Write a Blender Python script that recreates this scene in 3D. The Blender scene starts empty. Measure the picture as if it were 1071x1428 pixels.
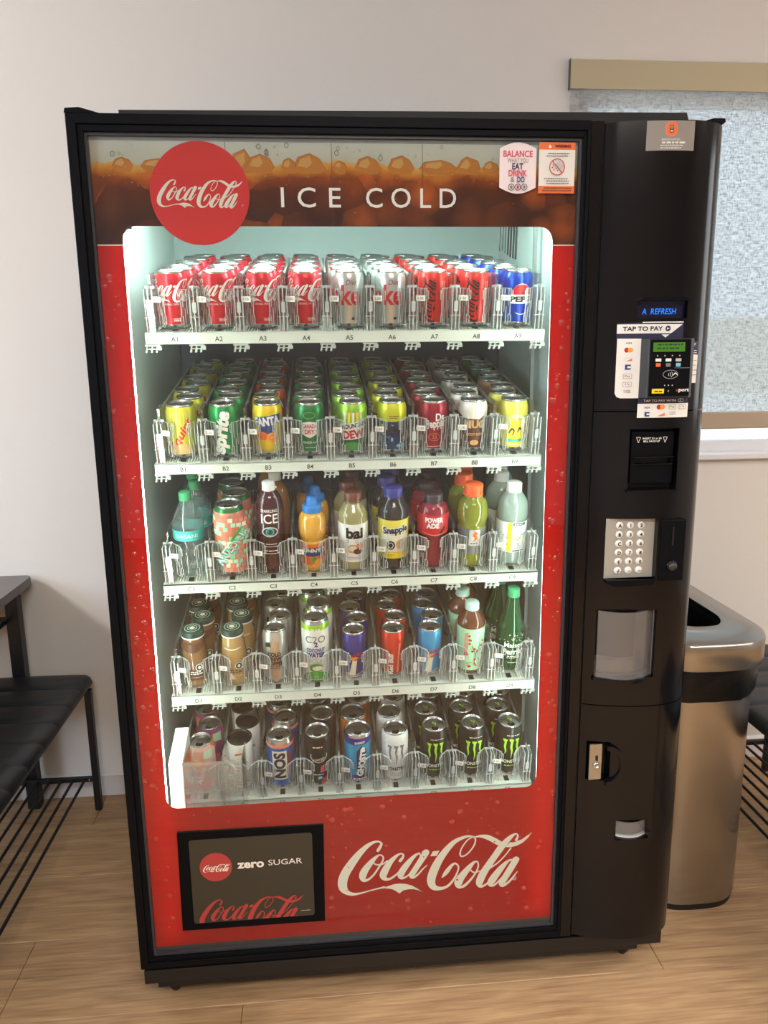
import bpy, bmesh, math, random
from mathutils import Vector, Matrix
random.seed(7)
SC = bpy.context.scene
COL = SC.collection
PI = math.pi

# ------------------------------------------------------------------ camera
cam_d = bpy.data.cameras.new('camera')
cam = bpy.data.objects.new('camera', cam_d); COL.objects.link(cam)
F_PX = 1043.1
cam_d.sensor_fit = 'VERTICAL'; cam_d.sensor_height = 36.0
cam_d.lens = F_PX * 36.0 / 1428.0
cam_d.clip_start = 0.02
def cam_axes(yaw, pitch, roll):
    cy, sy, cp, sp, cr, sr = math.cos(yaw), math.sin(yaw), math.cos(pitch), math.sin(pitch), math.cos(roll), math.sin(roll)
    f = Vector((sy*cp, cy*cp, -sp)); r = Vector((cy, -sy, 0)); u = r.cross(f)
    return cr*r + sr*u, -sr*r + cr*u, f
r_, u_, f_ = cam_axes(.0856, .1995, -.0127)
cam.matrix_world = Matrix(((r_.x, u_.x, -f_.x, .4109), (r_.y, u_.y, -f_.y, -1.4093), (r_.z, u_.z, -f_.z, 1.3831), (0, 0, 0, 1)))
SC.camera = cam

# ------------------------------------------------------------------ world, lights, exposure
SC.view_settings.view_transform = 'Standard'
SC.view_settings.look = 'None'
SC.view_settings.gamma = 1.0
SC.view_settings.use_curve_mapping = False
SC.view_settings.exposure = 0.0
w = bpy.data.worlds.new('sky'); SC.world = w; w.use_nodes = True
bg = w.node_tree.nodes['Background']
bg.inputs[0].default_value = (.70, .84, 1.0, 1); bg.inputs[1].default_value = 2.05
try:
    SC.cycles.use_denoising = True
    SC.cycles.denoiser = 'OPENIMAGEDENOISE'
    SC.cycles.max_bounces = 14; SC.cycles.transparent_max_bounces = 48
    SC.cycles.diffuse_bounces = 5; SC.cycles.glossy_bounces = 5; SC.cycles.transmission_bounces = 8
    SC.cycles.caustics_reflective = False; SC.cycles.caustics_refractive = False
    SC.cycles.sample_clamp_indirect = 6.0
except Exception:
    pass

def area(name, loc, target, sx, sy, power, color, spread=180):
    l = bpy.data.lights.new(name, 'AREA'); l.shape = 'RECTANGLE'; l.size = sx; l.size_y = sy
    l.energy = power; l.color = color; l.spread = math.radians(spread)
    o = bpy.data.objects.new(name, l); COL.objects.link(o); o.location = loc
    o.rotation_euler = (Vector(target) - Vector(loc)).to_track_quat('-Z', 'Y').to_euler()
    return o
area('ceiling_light_left', (-2.5, -.25, 2.68), (-.3, .6, .7), .6, .6, 50, (1.0, .97, .94), 125)
area('ceiling_light_front', (0.7, -2.45, 2.70), (0.7, -2.1, 0), 1.3, .6, 66, (1.0, .98, .95), 140)
area('ceiling_light_right', (2.7, -1.0, 2.70), (2.4, -.5, 0), .6, 1.2, 34, (1.0, .95, .87), 140)
area('window_light_right', (3.98, -.25, 1.75), (0, -.25, 1.5), 1.1, 1.3, 18, (.96, .97, 1.0))
area('window_light_left', (-3.0, -1.9, 1.7), (0, -1.2, 1.1), 1.6, 1.3, 112, (.60, .78, 1.0))

sun_d = bpy.data.lights.new('sun', 'SUN'); sun_d.energy = 5.5; sun_d.angle = .01; sun_d.color = (1, .96, .9)
sun = bpy.data.objects.new('sun', sun_d); COL.objects.link(sun); sun.rotation_euler = (math.radians(40), 0, math.radians(-20))

# ------------------------------------------------------------------ materials
def lin(c):
    c /= 255.0
    return c/12.92 if c <= .04045 else ((c+.055)/1.055)**2.4
def rgb(c): return (lin(c[0]), lin(c[1]), lin(c[2]), 1)
MATS = {}
def newmat(name):
    m = bpy.data.materials.new(name); m.use_nodes = True
    nt = m.node_tree; nt.nodes.clear()
    out = nt.nodes.new('ShaderNodeOutputMaterial')
    MATS[name] = m
    return m, nt, out
def N(nt, t, **kw):
    n = nt.nodes.new(t)
    for k, v in kw.items():
        if k in n.inputs.keys() if isinstance(k, str) else False: n.inputs[k].default_value = v
        else: setattr(n, k, v)
    return n
def pm(name, c, rough=.5, metal=0, coat=0, noise=0, nscale=30, bump=0, spec=.5, alpha=1, emit=None, es=0, stretch=(1, 1, 1), trans=0):
    m, nt, out = newmat(name)
    b = nt.nodes.new('ShaderNodeBsdfPrincipled')
    b.inputs['Base Color'].default_value = rgb(c); b.inputs['Roughness'].default_value = rough
    b.inputs['Metallic'].default_value = metal; b.inputs['Coat Weight'].default_value = coat
    b.inputs['Specular IOR Level'].default_value = spec
    b.inputs['Alpha'].default_value = alpha
    b.inputs['Transmission Weight'].default_value = trans
    if emit:
        b.inputs['Emission Color'].default_value = rgb(emit); b.inputs['Emission Strength'].default_value = es
    if noise or bump:
        tc = nt.nodes.new('ShaderNodeTexCoord'); mp = nt.nodes.new('ShaderNodeMapping')
        mp.inputs['Scale'].default_value = stretch
        nt.links.new(tc.outputs['Object'], mp.inputs['Vector'])
        nz = nt.nodes.new('ShaderNodeTexNoise'); nz.inputs['Scale'].default_value = nscale; nz.inputs['Detail'].default_value = 4
        nt.links.new(mp.outputs['Vector'], nz.inputs['Vector'])
        if noise:
            mx = nt.nodes.new('ShaderNodeMix'); mx.data_type = 'RGBA'
            k = 1-noise; q = 1+noise
            cc = rgb(c)
            mx.inputs[6].default_value = (cc[0]*k, cc[1]*k, cc[2]*k, 1); mx.inputs[7].default_value = (min(1, cc[0]*q), min(1, cc[1]*q), min(1, cc[2]*q), 1)
            nt.links.new(nz.outputs['Fac'], mx.inputs[0]); nt.links.new(mx.outputs[2], b.inputs['Base Color'])
        if bump:
            bp = nt.nodes.new('ShaderNodeBump'); bp.inputs['Strength'].default_value = bump; bp.inputs['Distance'].default_value = .002
            nt.links.new(nz.outputs['Fac'], bp.inputs['Height']); nt.links.new(bp.outputs['Normal'], b.inputs['Normal'])
    nt.links.new(b.outputs[0], out.inputs[0])
    return m
def math_(nt, op, a, b, clamp=False):
    n = nt.nodes.new('ShaderNodeMath'); n.operation = op; n.use_clamp = clamp
    for i, v in enumerate((a, b)):
        if isinstance(v, (int, float)): n.inputs[i].default_value = v
        else: nt.links.new(v, n.inputs[i])
    return n.outputs[0]
def clearmat(name, tint=(1, 1, 1), gloss=1.0, rough=.03, haze=0.0, ior=1.45, hazecol=(.8, .85, .85)):
    m, nt, out = newmat(name)
    tr = nt.nodes.new('ShaderNodeBsdfTransparent'); tr.inputs[0].default_value = (*tint, 1)
    gl = nt.nodes.new('ShaderNodeBsdfGlossy'); gl.inputs['Roughness'].default_value = rough
    # Schlick reflectance from the angle of view, the same for both faces of a sheet
    ge = nt.nodes.new('ShaderNodeNewGeometry'); dp = nt.nodes.new('ShaderNodeVectorMath'); dp.operation = 'DOT_PRODUCT'
    nt.links.new(ge.outputs['Normal'], dp.inputs[0]); nt.links.new(ge.outputs['Incoming'], dp.inputs[1])
    f0 = ((ior-1)/(ior+1))**2
    ca = math_(nt, 'ABSOLUTE', dp.outputs['Value'], 0)
    pw = math_(nt, 'POWER', math_(nt, 'SUBTRACT', 1.0, ca, True), 5.0)
    mu = nt.nodes.new('ShaderNodeMath'); mu.operation = 'MULTIPLY'; mu.inputs[1].default_value = gloss; mu.use_clamp = True
    nt.links.new(math_(nt, 'ADD', math_(nt, 'MULTIPLY', pw, 1-f0), f0), mu.inputs[0])
    mx = nt.nodes.new('ShaderNodeMixShader')
    nt.links.new(mu.outputs[0], mx.inputs[0])
    if haze:
        df = nt.nodes.new('ShaderNodeBsdfDiffuse'); df.inputs[0].default_value = (*hazecol, 1)
        m2 = nt.nodes.new('ShaderNodeMixShader'); m2.inputs[0].default_value = haze
        nt.links.new(tr.outputs[0], m2.inputs[1]); nt.links.new(df.outputs[0], m2.inputs[2])
        nt.links.new(m2.outputs[0], mx.inputs[1])
    else:
        nt.links.new(tr.outputs[0], mx.inputs[1])
    nt.links.new(gl.outputs[0], mx.inputs[2]); nt.links.new(mx.outputs[0], out.inputs[0])
    return m
def filmmat(name, c, trans=.45, rough=.4):
    # printed backlit film: diffuse front plus light passing through from the lamps behind it
    m, nt, out = newmat(name)
    d = nt.nodes.new('ShaderNodeBsdfPrincipled'); d.inputs['Base Color'].default_value = rgb(c); d.inputs['Roughness'].default_value = rough; d.inputs['Specular IOR Level'].default_value = 0
    t = nt.nodes.new('ShaderNodeBsdfTranslucent'); t.inputs[0].default_value = rgb(c)
    mx = nt.nodes.new('ShaderNodeMixShader'); mx.inputs[0].default_value = trans
    nt.links.new(d.outputs[0], mx.inputs[1]); nt.links.new(t.outputs[0], mx.inputs[2]); nt.links.new(mx.outputs[0], out.inputs[0])
    return m, nt, d, t
def lamp(name, c, s):
    m, nt, out = newmat(name)
    e = nt.nodes.new('ShaderNodeEmission'); e.inputs[0].default_value = rgb(c); e.inputs[1].default_value = s
    nt.links.new(e.outputs[0], out.inputs[0]); return m

pm('wall_paint', (222, 217, 211), .85, noise=.012, nscale=60, bump=.05)
pm('ceiling_paint', (236, 235, 232), .9, noise=.01)
pm('trim_white', (226, 224, 226), .5)
pm('black_plastic', (10, 11, 15), .46, noise=.08, nscale=8, spec=.10)
pm('black_gloss', (8, 8, 12), .15, spec=.33)
pm('black_matte', (11, 11, 12), .55)
pm('black_steel', (15, 15, 17), .42, noise=.1, nscale=50)
pm('grey_bezel', (54, 54, 58), .4)
pm('dark_grey', (48, 48, 50), .45)
pm('liner_pale', (196, 206, 202), .5, noise=.02, nscale=4)
pm('liner_dark', (150, 160, 158), .6, noise=.05, nscale=5)
pm('shaded_back_grey', (62, 70, 82), .55, noise=.08, nscale=4)  # blue-grey with the shade of the deep lower rows put into it
pm('shelf_white', (206, 211, 200), .45)
pm('rail_grey', (120, 122, 122), .4)
pm('chrome', (176, 178, 180), .2, 1)
pm('alu', (205, 205, 205), .27, 1)
pm('alu_dark', (60, 58, 56), .35, 1)
pm('white_plastic', (228, 226, 220), .4)
pm('paper', (232, 228, 220), .6)
pm('paper_pink', (236, 222, 222), .55)
pm('key_plate', (172, 168, 158), .45, metal=.3)
m = pm('steel_brushed', (168, 163, 156), .26, 1)
_b = [q for q in m.node_tree.nodes if q.type == 'BSDF_PRINCIPLED'][0]; _b.inputs['Anisotropic'].default_value = .85
_t = m.node_tree.nodes.new('ShaderNodeTangent'); _t.direction_type = 'RADIAL'; _t.axis = 'Z'; m.node_tree.links.new(_t.outputs[0], _b.inputs['Tangent'])
pm('bag', (7, 7, 8), .34, spec=.3, bump=1.0, nscale=38)
pm('vinyl', (31, 33, 38), .42, noise=.1, nscale=60, bump=.1)
pm('bench_steel', (20, 21, 25), .4)
pm('table_top', (104, 100, 98), .5, noise=.06, nscale=20)
pm('table_edge', (72, 68, 66), .5)
pm('shade_bar', (176, 158, 138), .6)
pm('valance', (188, 176, 146), .6)
pm('ground_out', (186, 184, 176), .9, noise=.1, nscale=1)
pm('pale_block', (148, 142, 98), .8)
clearmat('glass', (.975, .985, .98), 1.0, .0, 0, 1.5)
clearmat('window_glass', (.95, .97, .97), 1.0, .0, 0, 1.5)
clearmat('clear_plastic', (.985, .992, .99), 1.5, .05, .03, 1.49)
clearmat('clear_edge', (.98, .99, .99), 1.6, .10, .40, 1.49, (.90, .95, .93))
clearmat('clear_cup', (.95, .965, .955), 1.6, .05, .10, 1.49)
clearmat('bin_plastic', (.80, .80, .80), 1.3, .08, .12, 1.49, (.62, .58, .56))
clearmat('clear_bottle', (.86, .92, .93), 1.8, .04, .06, 1.45)
lamp('led_white', (226, 255, 242), 33.0)
lamp('led_soft', (222, 255, 246), 105.0)
lamp('led_band', (240, 250, 240), 26.0)
lamp('blue_digits', (40, 130, 255), 1.6)
lamp('lcd_green', (112, 176, 60), .55)
filmmat('red_film', (182, 22, 24), .33)
filmmat('film_edge', (150, 156, 154), .14)
filmmat('disc_red', (216, 56, 58), .10)
pm('film_white', (222, 218, 200), .5)
filmmat('film_grey', (176, 168, 160), .3)

# cola and ice print
m, nt, d, t = filmmat('cola_film', (90, 40, 30), .14)
tc = nt.nodes.new('ShaderNodeTexCoord'); sp = nt.nodes.new('ShaderNodeSeparateXYZ')
nt.links.new(tc.outputs['Object'], sp.inputs[0])
nz = nt.nodes.new('ShaderNodeTexNoise'); nz.inputs['Scale'].default_value = 13; nz.inputs['Detail'].default_value = 3
nt.links.new(tc.outputs['Object'], nz.inputs['Vector'])
nz2 = nt.nodes.new('ShaderNodeTexNoise'); nz2.inputs['Scale'].default_value = 26; nz2.inputs['Detail'].default_value = 6; nz2.inputs['Distortion'].default_value = 1.2
nt.links.new(tc.outputs['Object'], nz2.inputs['Vector'])
zz = math_(nt, 'MULTIPLY', math_(nt, 'SUBTRACT', sp.outputs[2], 1.5906), 1/.1817)
zz = math_(nt, 'ADD', zz, math_(nt, 'MULTIPLY', math_(nt, 'SUBTRACT', nz.outputs['Fac'], .5), .20))
zz = math_(nt, 'ADD', zz, math_(nt, 'MULTIPLY', math_(nt, 'SUBTRACT', nz2.outputs['Fac'], .5), .10), True)
cr = nt.nodes.new('ShaderNodeValToRGB'); e = cr.color_ramp.elements
e[0].position = 0; e[0].color = rgb((60, 36, 32)); e[1].position = 1; e[1].color = rgb((196, 200, 194))
for p, c in ((.28, (66, 34, 28)), (.50, (84, 38, 24)), (.60, (130, 62, 28)), (.67, (196, 128, 46)), (.725, (206, 164, 92)), (.745, (182, 182, 166)), (.94, (196, 200, 192))):
    q = e.new(p); q.color = rgb(c)
nt.links.new(zz, cr.inputs[0])
# ice cubes seen through the cola: cells of differing warmth, darker where they meet
dv = nt.nodes.new('ShaderNodeVectorMath'); dv.operation = 'MULTIPLY_ADD'
nz3 = nt.nodes.new('ShaderNodeTexNoise'); nz3.inputs['Scale'].default_value = 22; nz3.inputs['Detail'].default_value = 2
nt.links.new(tc.outputs['Object'], nz3.inputs['Vector'])
nt.links.new(nz3.outputs['Color'], dv.inputs[0]); dv.inputs[1].default_value = (.022, .0, .022); nt.links.new(tc.outputs['Object'], dv.inputs[2])
vo = nt.nodes.new('ShaderNodeTexVoronoi'); vo.inputs['Scale'].default_value = 19; vo.inputs['Randomness'].default_value = .9
nt.links.new(dv.outputs[0], vo.inputs['Vector'])
sc_ = nt.nodes.new('ShaderNodeSeparateColor'); nt.links.new(vo.outputs['Color'], sc_.inputs[0])
rnd = math_(nt, 'MULTIPLY', math_(nt, 'POWER', sc_.outputs[0], 1.2), 1.7)
ice = math_(nt, 'MULTIPLY', rnd, math_(nt, 'SUBTRACT', 1.0, math_(nt, 'MULTIPLY', vo.outputs['Distance'], 1.25), True))
ice = math_(nt, 'MULTIPLY', ice, math_(nt, 'ADD', .45, nz2.outputs['Fac']))
ice = math_(nt, 'MULTIPLY', ice, math_(nt, 'ADD', .35, math_(nt, 'MULTIPLY', zz, 1.1)), True)
below = math_(nt, 'LESS_THAN', zz, .66)
mx = nt.nodes.new('ShaderNodeMix'); mx.data_type = 'RGBA'; mx.inputs[7].default_value = rgb((206, 104, 44))
nt.links.new(math_(nt, 'MULTIPLY', ice, below), mx.inputs[0]); nt.links.new(cr.outputs[0], mx.inputs[6])
nt.links.new(mx.outputs[2], d.inputs['Base Color']); nt.links.new(mx.outputs[2], t.inputs[0])
filmmat('ice_amber', (190, 124, 58), .14); filmmat('ice_brown', (150, 84, 46), .14); filmmat('ice_pale', (204, 158, 94), .14); filmmat('bubble_ink', (120, 116, 106), .14)

# wood planks: grain along the plank, tone varies from plank to plank
m, nt, out = newmat('oak')
b = nt.nodes.new('ShaderNodeBsdfPrincipled'); b.inputs['Roughness'].default_value = .48
oi = nt.nodes.new('ShaderNodeObjectInfo'); tc = nt.nodes.new('ShaderNodeTexCoord')
ad = nt.nodes.new('ShaderNodeVectorMath'); ad.operation = 'ADD'
nt.links.new(tc.outputs['Object'], ad.inputs[0]); nt.links.new(oi.outputs['Location'], ad.inputs[1])
mp = nt.nodes.new('ShaderNodeMapping'); mp.inputs['Scale'].default_value = (1.6, 16, 1); nt.links.new(ad.outputs[0], mp.inputs[0])
nz = nt.nodes.new('ShaderNodeTexNoise'); nz.inputs['Scale'].default_value = 3.2; nz.inputs['Detail'].default_value = 7; nz.inputs['Distortion'].default_value = .7
nt.links.new(mp.outputs[0], nz.inputs['Vector'])
mp2 = nt.nodes.new('ShaderNodeMapping'); mp2.inputs['Scale'].default_value = (3.5, 95, 1); nt.links.new(ad.outputs[0], mp2.inputs[0])
nz2 = nt.nodes.new('ShaderNodeTexNoise'); nz2.inputs['Scale'].default_value = 2; nz2.inputs['Detail'].default_value = 3
nt.links.new(mp2.outputs[0], nz2.inputs['Vector'])
cr = nt.nodes.new('ShaderNodeValToRGB'); e = cr.color_ramp.elements
e[0].position = .28; e[0].color = rgb((142, 107, 76)); e[1].position = .72; e[1].color = rgb((206, 168, 124))
g = math_(nt, 'ADD', math_(nt, 'MULTIPLY', nz.outputs['Fac'], .56), math_(nt, 'MULTIPLY', nz2.outputs['Fac'], .44))
g = math_(nt, 'ADD', g, math_(nt, 'MULTIPLY', math_(nt, 'SUBTRACT', oi.outputs['Random'], .5), .10))
nt.links.new(g, cr.inputs[0]); nt.links.new(cr.outputs[0], b.inputs['Base Color'])
nt.links.new(b.outputs[0], out.inputs[0])

# roller shade cloth: open weave that lets daylight through
m, nt, out = newmat('shade_cloth')
tc = nt.nodes.new('ShaderNodeTexCoord')
mpa = nt.nodes.new('ShaderNodeMapping'); mpa.inputs['Scale'].default_value = (45, 1, 300); nt.links.new(tc.outputs['Object'], mpa.inputs[0])
na = nt.nodes.new('ShaderNodeTexNoise'); na.inputs['Scale'].default_value = 1; na.inputs['Detail'].default_value = 2; nt.links.new(mpa.outputs[0], na.inputs['Vector'])
mpb = nt.nodes.new('ShaderNodeMapping'); mpb.inputs['Scale'].default_value = (280, 1, 75); nt.links.new(tc.outputs['Object'], mpb.inputs[0])
nb = nt.nodes.new('ShaderNodeTexNoise'); nb.inputs['Scale'].default_value = 1; nb.inputs['Detail'].default_value = 2; nt.links.new(mpb.outputs[0], nb.inputs['Vector'])
wv = math_(nt, 'MULTIPLY', math_(nt, 'ADD', na.outputs['Fac'], nb.outputs['Fac']), .5)
cr = nt.nodes.new('ShaderNodeValToRGB'); e = cr.color_ramp.elements
e[0].position = .40; e[0].color = (.50, .51, .52, 1); e[1].position = .58; e[1].color = (.86, .86, .84, 1)
nt.links.new(wv, cr.inputs[0])
tl = nt.nodes.new('ShaderNodeBsdfTranslucent'); nt.links.new(cr.outputs[0], tl.inputs[0])
df = nt.nodes.new('ShaderNodeBsdfDiffuse'); nt.links.new(cr.outputs[0], df.inputs[0])
tp = nt.nodes.new('ShaderNodeBsdfTransparent')
m1 = nt.nodes.new('ShaderNodeMixShader'); m1.inputs[0].default_value = .72
nt.links.new(df.outputs[0], m1.inputs[1]); nt.links.new(tl.outputs[0], m1.inputs[2])
m2 = nt.nodes.new('ShaderNodeMixShader')
op = nt.nodes.new('ShaderNodeMapRange'); op.inputs['From Min'].default_value = .40; op.inputs['From Max'].default_value = .62
op.inputs['To Min'].default_value = .20; op.inputs['To Max'].default_value = .48
nt.links.new(wv, op.inputs['Value']); nt.links.new(op.outputs[0], m2.inputs[0])
nt.links.new(m1.outputs[0], m2.inputs[1]); nt.links.new(tp.outputs[0], m2.inputs[2]); nt.links.new(m2.outputs[0], out.inputs[0])

# print inks and drink colours
for nme, c, r, me in (
    ('ink_white', (236, 234, 228), .45, 0), ('ink_black', (18, 18, 18), .5, 0), ('ink_red', (190, 28, 36), .4, 0), ('ink_grey', (120, 118, 116), .5, 0),
    ('ink_blue', (44, 66, 130), .45, 0), ('ink_navy', (34, 32, 66), .45, 0), ('ink_orange', (232, 110, 50), .45, 0), ('ink_amber', (240, 160, 50), .45, 0),
    ('ink_yellow', (246, 208, 40), .45, 0), ('ink_lemon', (222, 208, 78), .45, 0), ('ink_latte', (176, 148, 120), .45, 0), ('ink_green', (60, 150, 50), .45, 0), ('ink_lime', (160, 220, 40), .45, 0), ('ink_cream', (228, 222, 200), .5, 0),
    ('ink_pink', (214, 80, 110), .45, 0), ('ink_teal', (60, 176, 170), .45, 0), ('ink_tan', (206, 160, 104), .45, 0), ('ink_brown', (84, 46, 28), .5, 0), ('ink_maroon', (120, 24, 40), .45, 0),
    ('ink_sky', (120, 190, 220), .45, 0), ('ink_dkgreen', (22, 64, 44), .45, 0), ('ink_greylight', (190, 188, 186), .5, 0), ('ink_salmon', (226, 130, 104), .5, 0), ('ink_mint', (170, 220, 180), .5, 0),
    ('can_red', (196, 32, 46), .28, .35), ('can_silver', (200, 200, 196), .3, .75), ('can_zero', (202, 44, 40), .3, .35), ('can_blue', (30, 62, 160), .28, .45),
    ('can_lemon', (204, 196, 60), .3, .35), ('can_green', (28, 136, 70), .28, .4), ('can_yellow', (232, 200, 34), .3, .3), ('can_orange', (206, 84, 40), .3, .35),
    ('can_ginger', (34, 116, 62), .3, .4), ('can_lime', (150, 200, 60), .3, .4), ('can_dkgreen', (34, 84, 50), .3, .4), ('can_citron', (206, 208, 40), .3, .35), ('can_navy', (34, 60, 110), .3, .4),
    ('can_maroon', (150, 24, 44), .28, .4), ('can_brown', (96, 52, 30), .35, .3), ('can_foam', (226, 220, 208), .35, .2), ('can_paleyellow', (222, 214, 90), .3, .35),
    ('can_purpleblue', (52, 52, 140), .28, .45), ('can_edition', (206, 56, 36), .3, .4), ('can_skyblue', (60, 150, 206), .3, .4), ('can_white', (228, 228, 222), .35, .1),
    ('can_black', (28, 27, 26), .3, .3), ('can_nos', (36, 100, 190), .3, .35), ('can_cyan', (44, 160, 206), .3, .35), ('can_violet', (62, 50, 140), .3, .35), ('can_tangerine', (222, 124, 44), .3, .3), ('can_coffee', (170, 130, 100), .35, .3),
    ('can_pinkteal', (224, 150, 128), .35, .15), ('can_purplepink', (150, 70, 120), .3, .3),
    ('cap_green', (60, 150, 100), .4, 0), ('cap_white', (226, 228, 224), .4, 0), ('cap_blue', (30, 120, 200), .4, 0), ('cap_brown', (112, 66, 50), .35, .2), ('cap_navy', (50, 50, 130), .4, 0), ('cap_dark', (60, 44, 46), .4, 0),
    ('cap_orange', (238, 96, 40), .4, 0), ('cap_dkgreen', (24, 56, 48), .4, .1), ('cap_mint', (190, 220, 208), .4, 0)):
    pm(nme, c, r, me)
def liquid(name, c, tint, solid=.72):
    m, nt, out = newmat(name)
    b = nt.nodes.new('ShaderNodeBsdfPrincipled'); b.inputs['Base Color'].default_value = rgb(c); b.inputs['Roughness'].default_value = .12; b.inputs['Coat Weight'].default_value = .6
    tr = nt.nodes.new('ShaderNodeBsdfTransparent'); tr.inputs[0].default_value = rgb(tint)
    mx = nt.nodes.new('ShaderNodeMixShader'); mx.inputs[0].default_value = solid
    nt.links.new(tr.outputs[0], mx.inputs[1]); nt.links.new(b.outputs[0], mx.inputs[2]); nt.links.new(mx.outputs[0], out.inputs[0])
liquid('liq_cherry', (70, 22, 30), (120, 40, 50), .85); liquid('liq_orange', (226, 168, 60), (230, 160, 60), .95); liquid('liq_coconut', (178, 170, 116), (200, 190, 140), .7)
liquid('liq_tea', (70, 62, 62), (150, 130, 120), .55); liquid('liq_red', (150, 40, 56), (190, 50, 60), .8); liquid('liq_lime', (146, 150, 50), (180, 190, 90), .72)
liquid('liq_pale', (160, 178, 168), (200, 214, 204), .7); liquid('liq_mocha', (128, 92, 60), (150, 110, 70), 1); liquid('liq_vanilla', (172, 138, 88), (190, 160, 110), 1)
liquid('liq_greentea', (110, 66, 40), (150, 100, 60), .8); liquid('glass_green', (24, 84, 48), (50, 130, 80), .6); liquid('liq_amberback', (150, 100, 40), (170, 120, 50), .85)

# ------------------------------------------------------------------ mesh builder
class MB:
    def __init__(s): s.v = []; s.f = []; s.m = []; s.s = []
    def add(s, vs, fs, mat, smooth=False):
        o = len(s.v); s.v += [tuple(x) for x in vs]
        for f in fs: s.f.append(tuple(i+o for i in f)); s.m.append(mat); s.s.append(smooth)
        return s
    def box(s, x0, x1, y0, y1, z0, z1, mat):
        return s.add([(x0, y0, z0), (x1, y0, z0), (x1, y1, z0), (x0, y1, z0), (x0, y0, z1), (x1, y0, z1), (x1, y1, z1), (x0, y1, z1)],
                     [(0, 3, 2, 1), (4, 5, 6, 7), (0, 1, 5, 4), (1, 2, 6, 5), (2, 3, 7, 6), (3, 0, 4, 7)], mat)
    def prism(s, poly, axis, a0, a1, mat, smooth=False):
        n = len(poly)
        def P(p, a):
            return (p[0], p[1], a) if axis == 'z' else ((p[0], a, p[1]) if axis == 'y' else (a, p[0], p[1]))
        vs = [P(p, a0) for p in poly] + [P(p, a1) for p in poly]
        s.add(vs, [tuple(range(n-1, -1, -1)), tuple(range(n, 2*n))], mat)
        s.add(vs, [(i, (i+1) % n, n+(i+1) % n, n+i) for i in range(n)], mat, smooth)
        return s
    def lathe(s, prof, n, mats, cx=0, cy=0, z0=0, smooth=True):
        vs = []; ring = []
        for r, z in prof:
            if r < 1e-6: ring.append([len(vs)]); vs.append((cx, cy, z0+z))
            else:
                ring.append(list(range(len(vs), len(vs)+n)))
                vs += [(cx+r*math.sin(2*PI*i/n), cy-r*math.cos(2*PI*i/n), z0+z) for i in range(n)]
        o = len(s.v); s.v += vs
        for k in range(len(prof)-1):
            a, b = ring[k], ring[k+1]; mt = mats if isinstance(mats, str) else mats[k]
            for i in range(n):
                j = (i+1) % n
                if len(a) == 1 and len(b) == 1: continue
                if len(a) == 1: f = (a[0], b[j], b[i])
                elif len(b) == 1: f = (a[i], a[j], b[0])
                else: f = (a[i], a[j], b[j], b[i])
                s.f.append(tuple(q+o for q in f)); s.m.append(mt); s.s.append(smooth)
        return s
    def tube(s, pts, r, mat, n=8, smooth=True):
        pts = [Vector(p) for p in pts]; vs = []; m = len(pts)
        for i, p in enumerate(pts):
            d = (pts[min(i+1, m-1)] - pts[max(i-1, 0)]).normalized()
            a = d.cross(Vector((0, 0, 1)) if abs(d.z) < .9 else Vector((1, 0, 0))).normalized(); b = d.cross(a)
            vs += [p + r*(math.cos(2*PI*k/n)*a + math.sin(2*PI*k/n)*b) for k in range(n)]
        fs = [(i*n+k, i*n+(k+1) % n, (i+1)*n+(k+1) % n, (i+1)*n+k) for i in range(m-1) for k in range(n)]
        s.add(vs, fs, mat, smooth); s.add(vs, [tuple(range(n-1, -1, -1)), tuple(range((m-1)*n, m*n))], mat)
        return s
    def xf(s, M):
        s.v = [tuple(M @ Vector(p)) for p in s.v]; return s
    def join(s, o):
        k = len(s.v); s.v += o.v; s.f += [tuple(i+k for i in f) for f in o.f]; s.m += o.m; s.s += o.s; return s
    def mesh(s, name, off=(0, 0, 0)):
        me = bpy.data.meshes.new(name)
        ox, oy, oz = off
        me.from_pydata([(x-ox, y-oy, z-oz) for x, y, z in s.v], [], s.f)
        names = []
        for q in s.m:
            if q not in names: names.append(q)
        for q in names: me.materials.append(MATS[q])
        ix = {q: i for i, q in enumerate(names)}
        me.polygons.foreach_set('material_index', [ix[q] for q in s.m])
        me.polygons.foreach_set('use_smooth', s.s)
        me.update()
        return me
    def build(s, name, parent=None, off=(0, 0, 0), label=None, loc=None, rot=None, bevel=0, seg=2, recalc=True, sharp=None):
        me = s.mesh(name, off)
        if recalc:
            bm = bmesh.new(); bm.from_mesh(me)
            bmesh.ops.recalc_face_normals(bm, faces=bm.faces); bm.to_mesh(me); bm.free()
        if sharp: me.set_sharp_from_angle(angle=math.radians(sharp))
        return link(name, me, parent, label, loc, rot, bevel, seg)
def link(name, me, parent=None, label=None, loc=None, rot=None, bevel=0, seg=2):
    o = bpy.data.objects.new(name, me); COL.objects.link(o)
    if parent is not None: o.parent = parent
    if loc is not None: o.location = loc
    if rot is not None: o.rotation_euler = rot
    if label: o['label'] = label
    if bevel:
        b = o.modifiers.new('edge', 'BEVEL'); b.width = bevel; b.segments = seg; b.limit_method = 'ANGLE'; b.angle_limit = math.radians(40)
    return o
def thing(name, label, cat, loc=(0, 0, 0), rot=(0, 0, 0), group=None):
    o = bpy.data.objects.new(name, None); COL.objects.link(o); o.empty_display_size = .05
    o.location = loc; o.rotation_euler = rot; o['label'] = label; o['category'] = cat
    if group: o['group'] = group
    return o
def struct(o, label=None):
    o['kind'] = 'structure'
    if label: o['label'] = label
    return o
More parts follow.
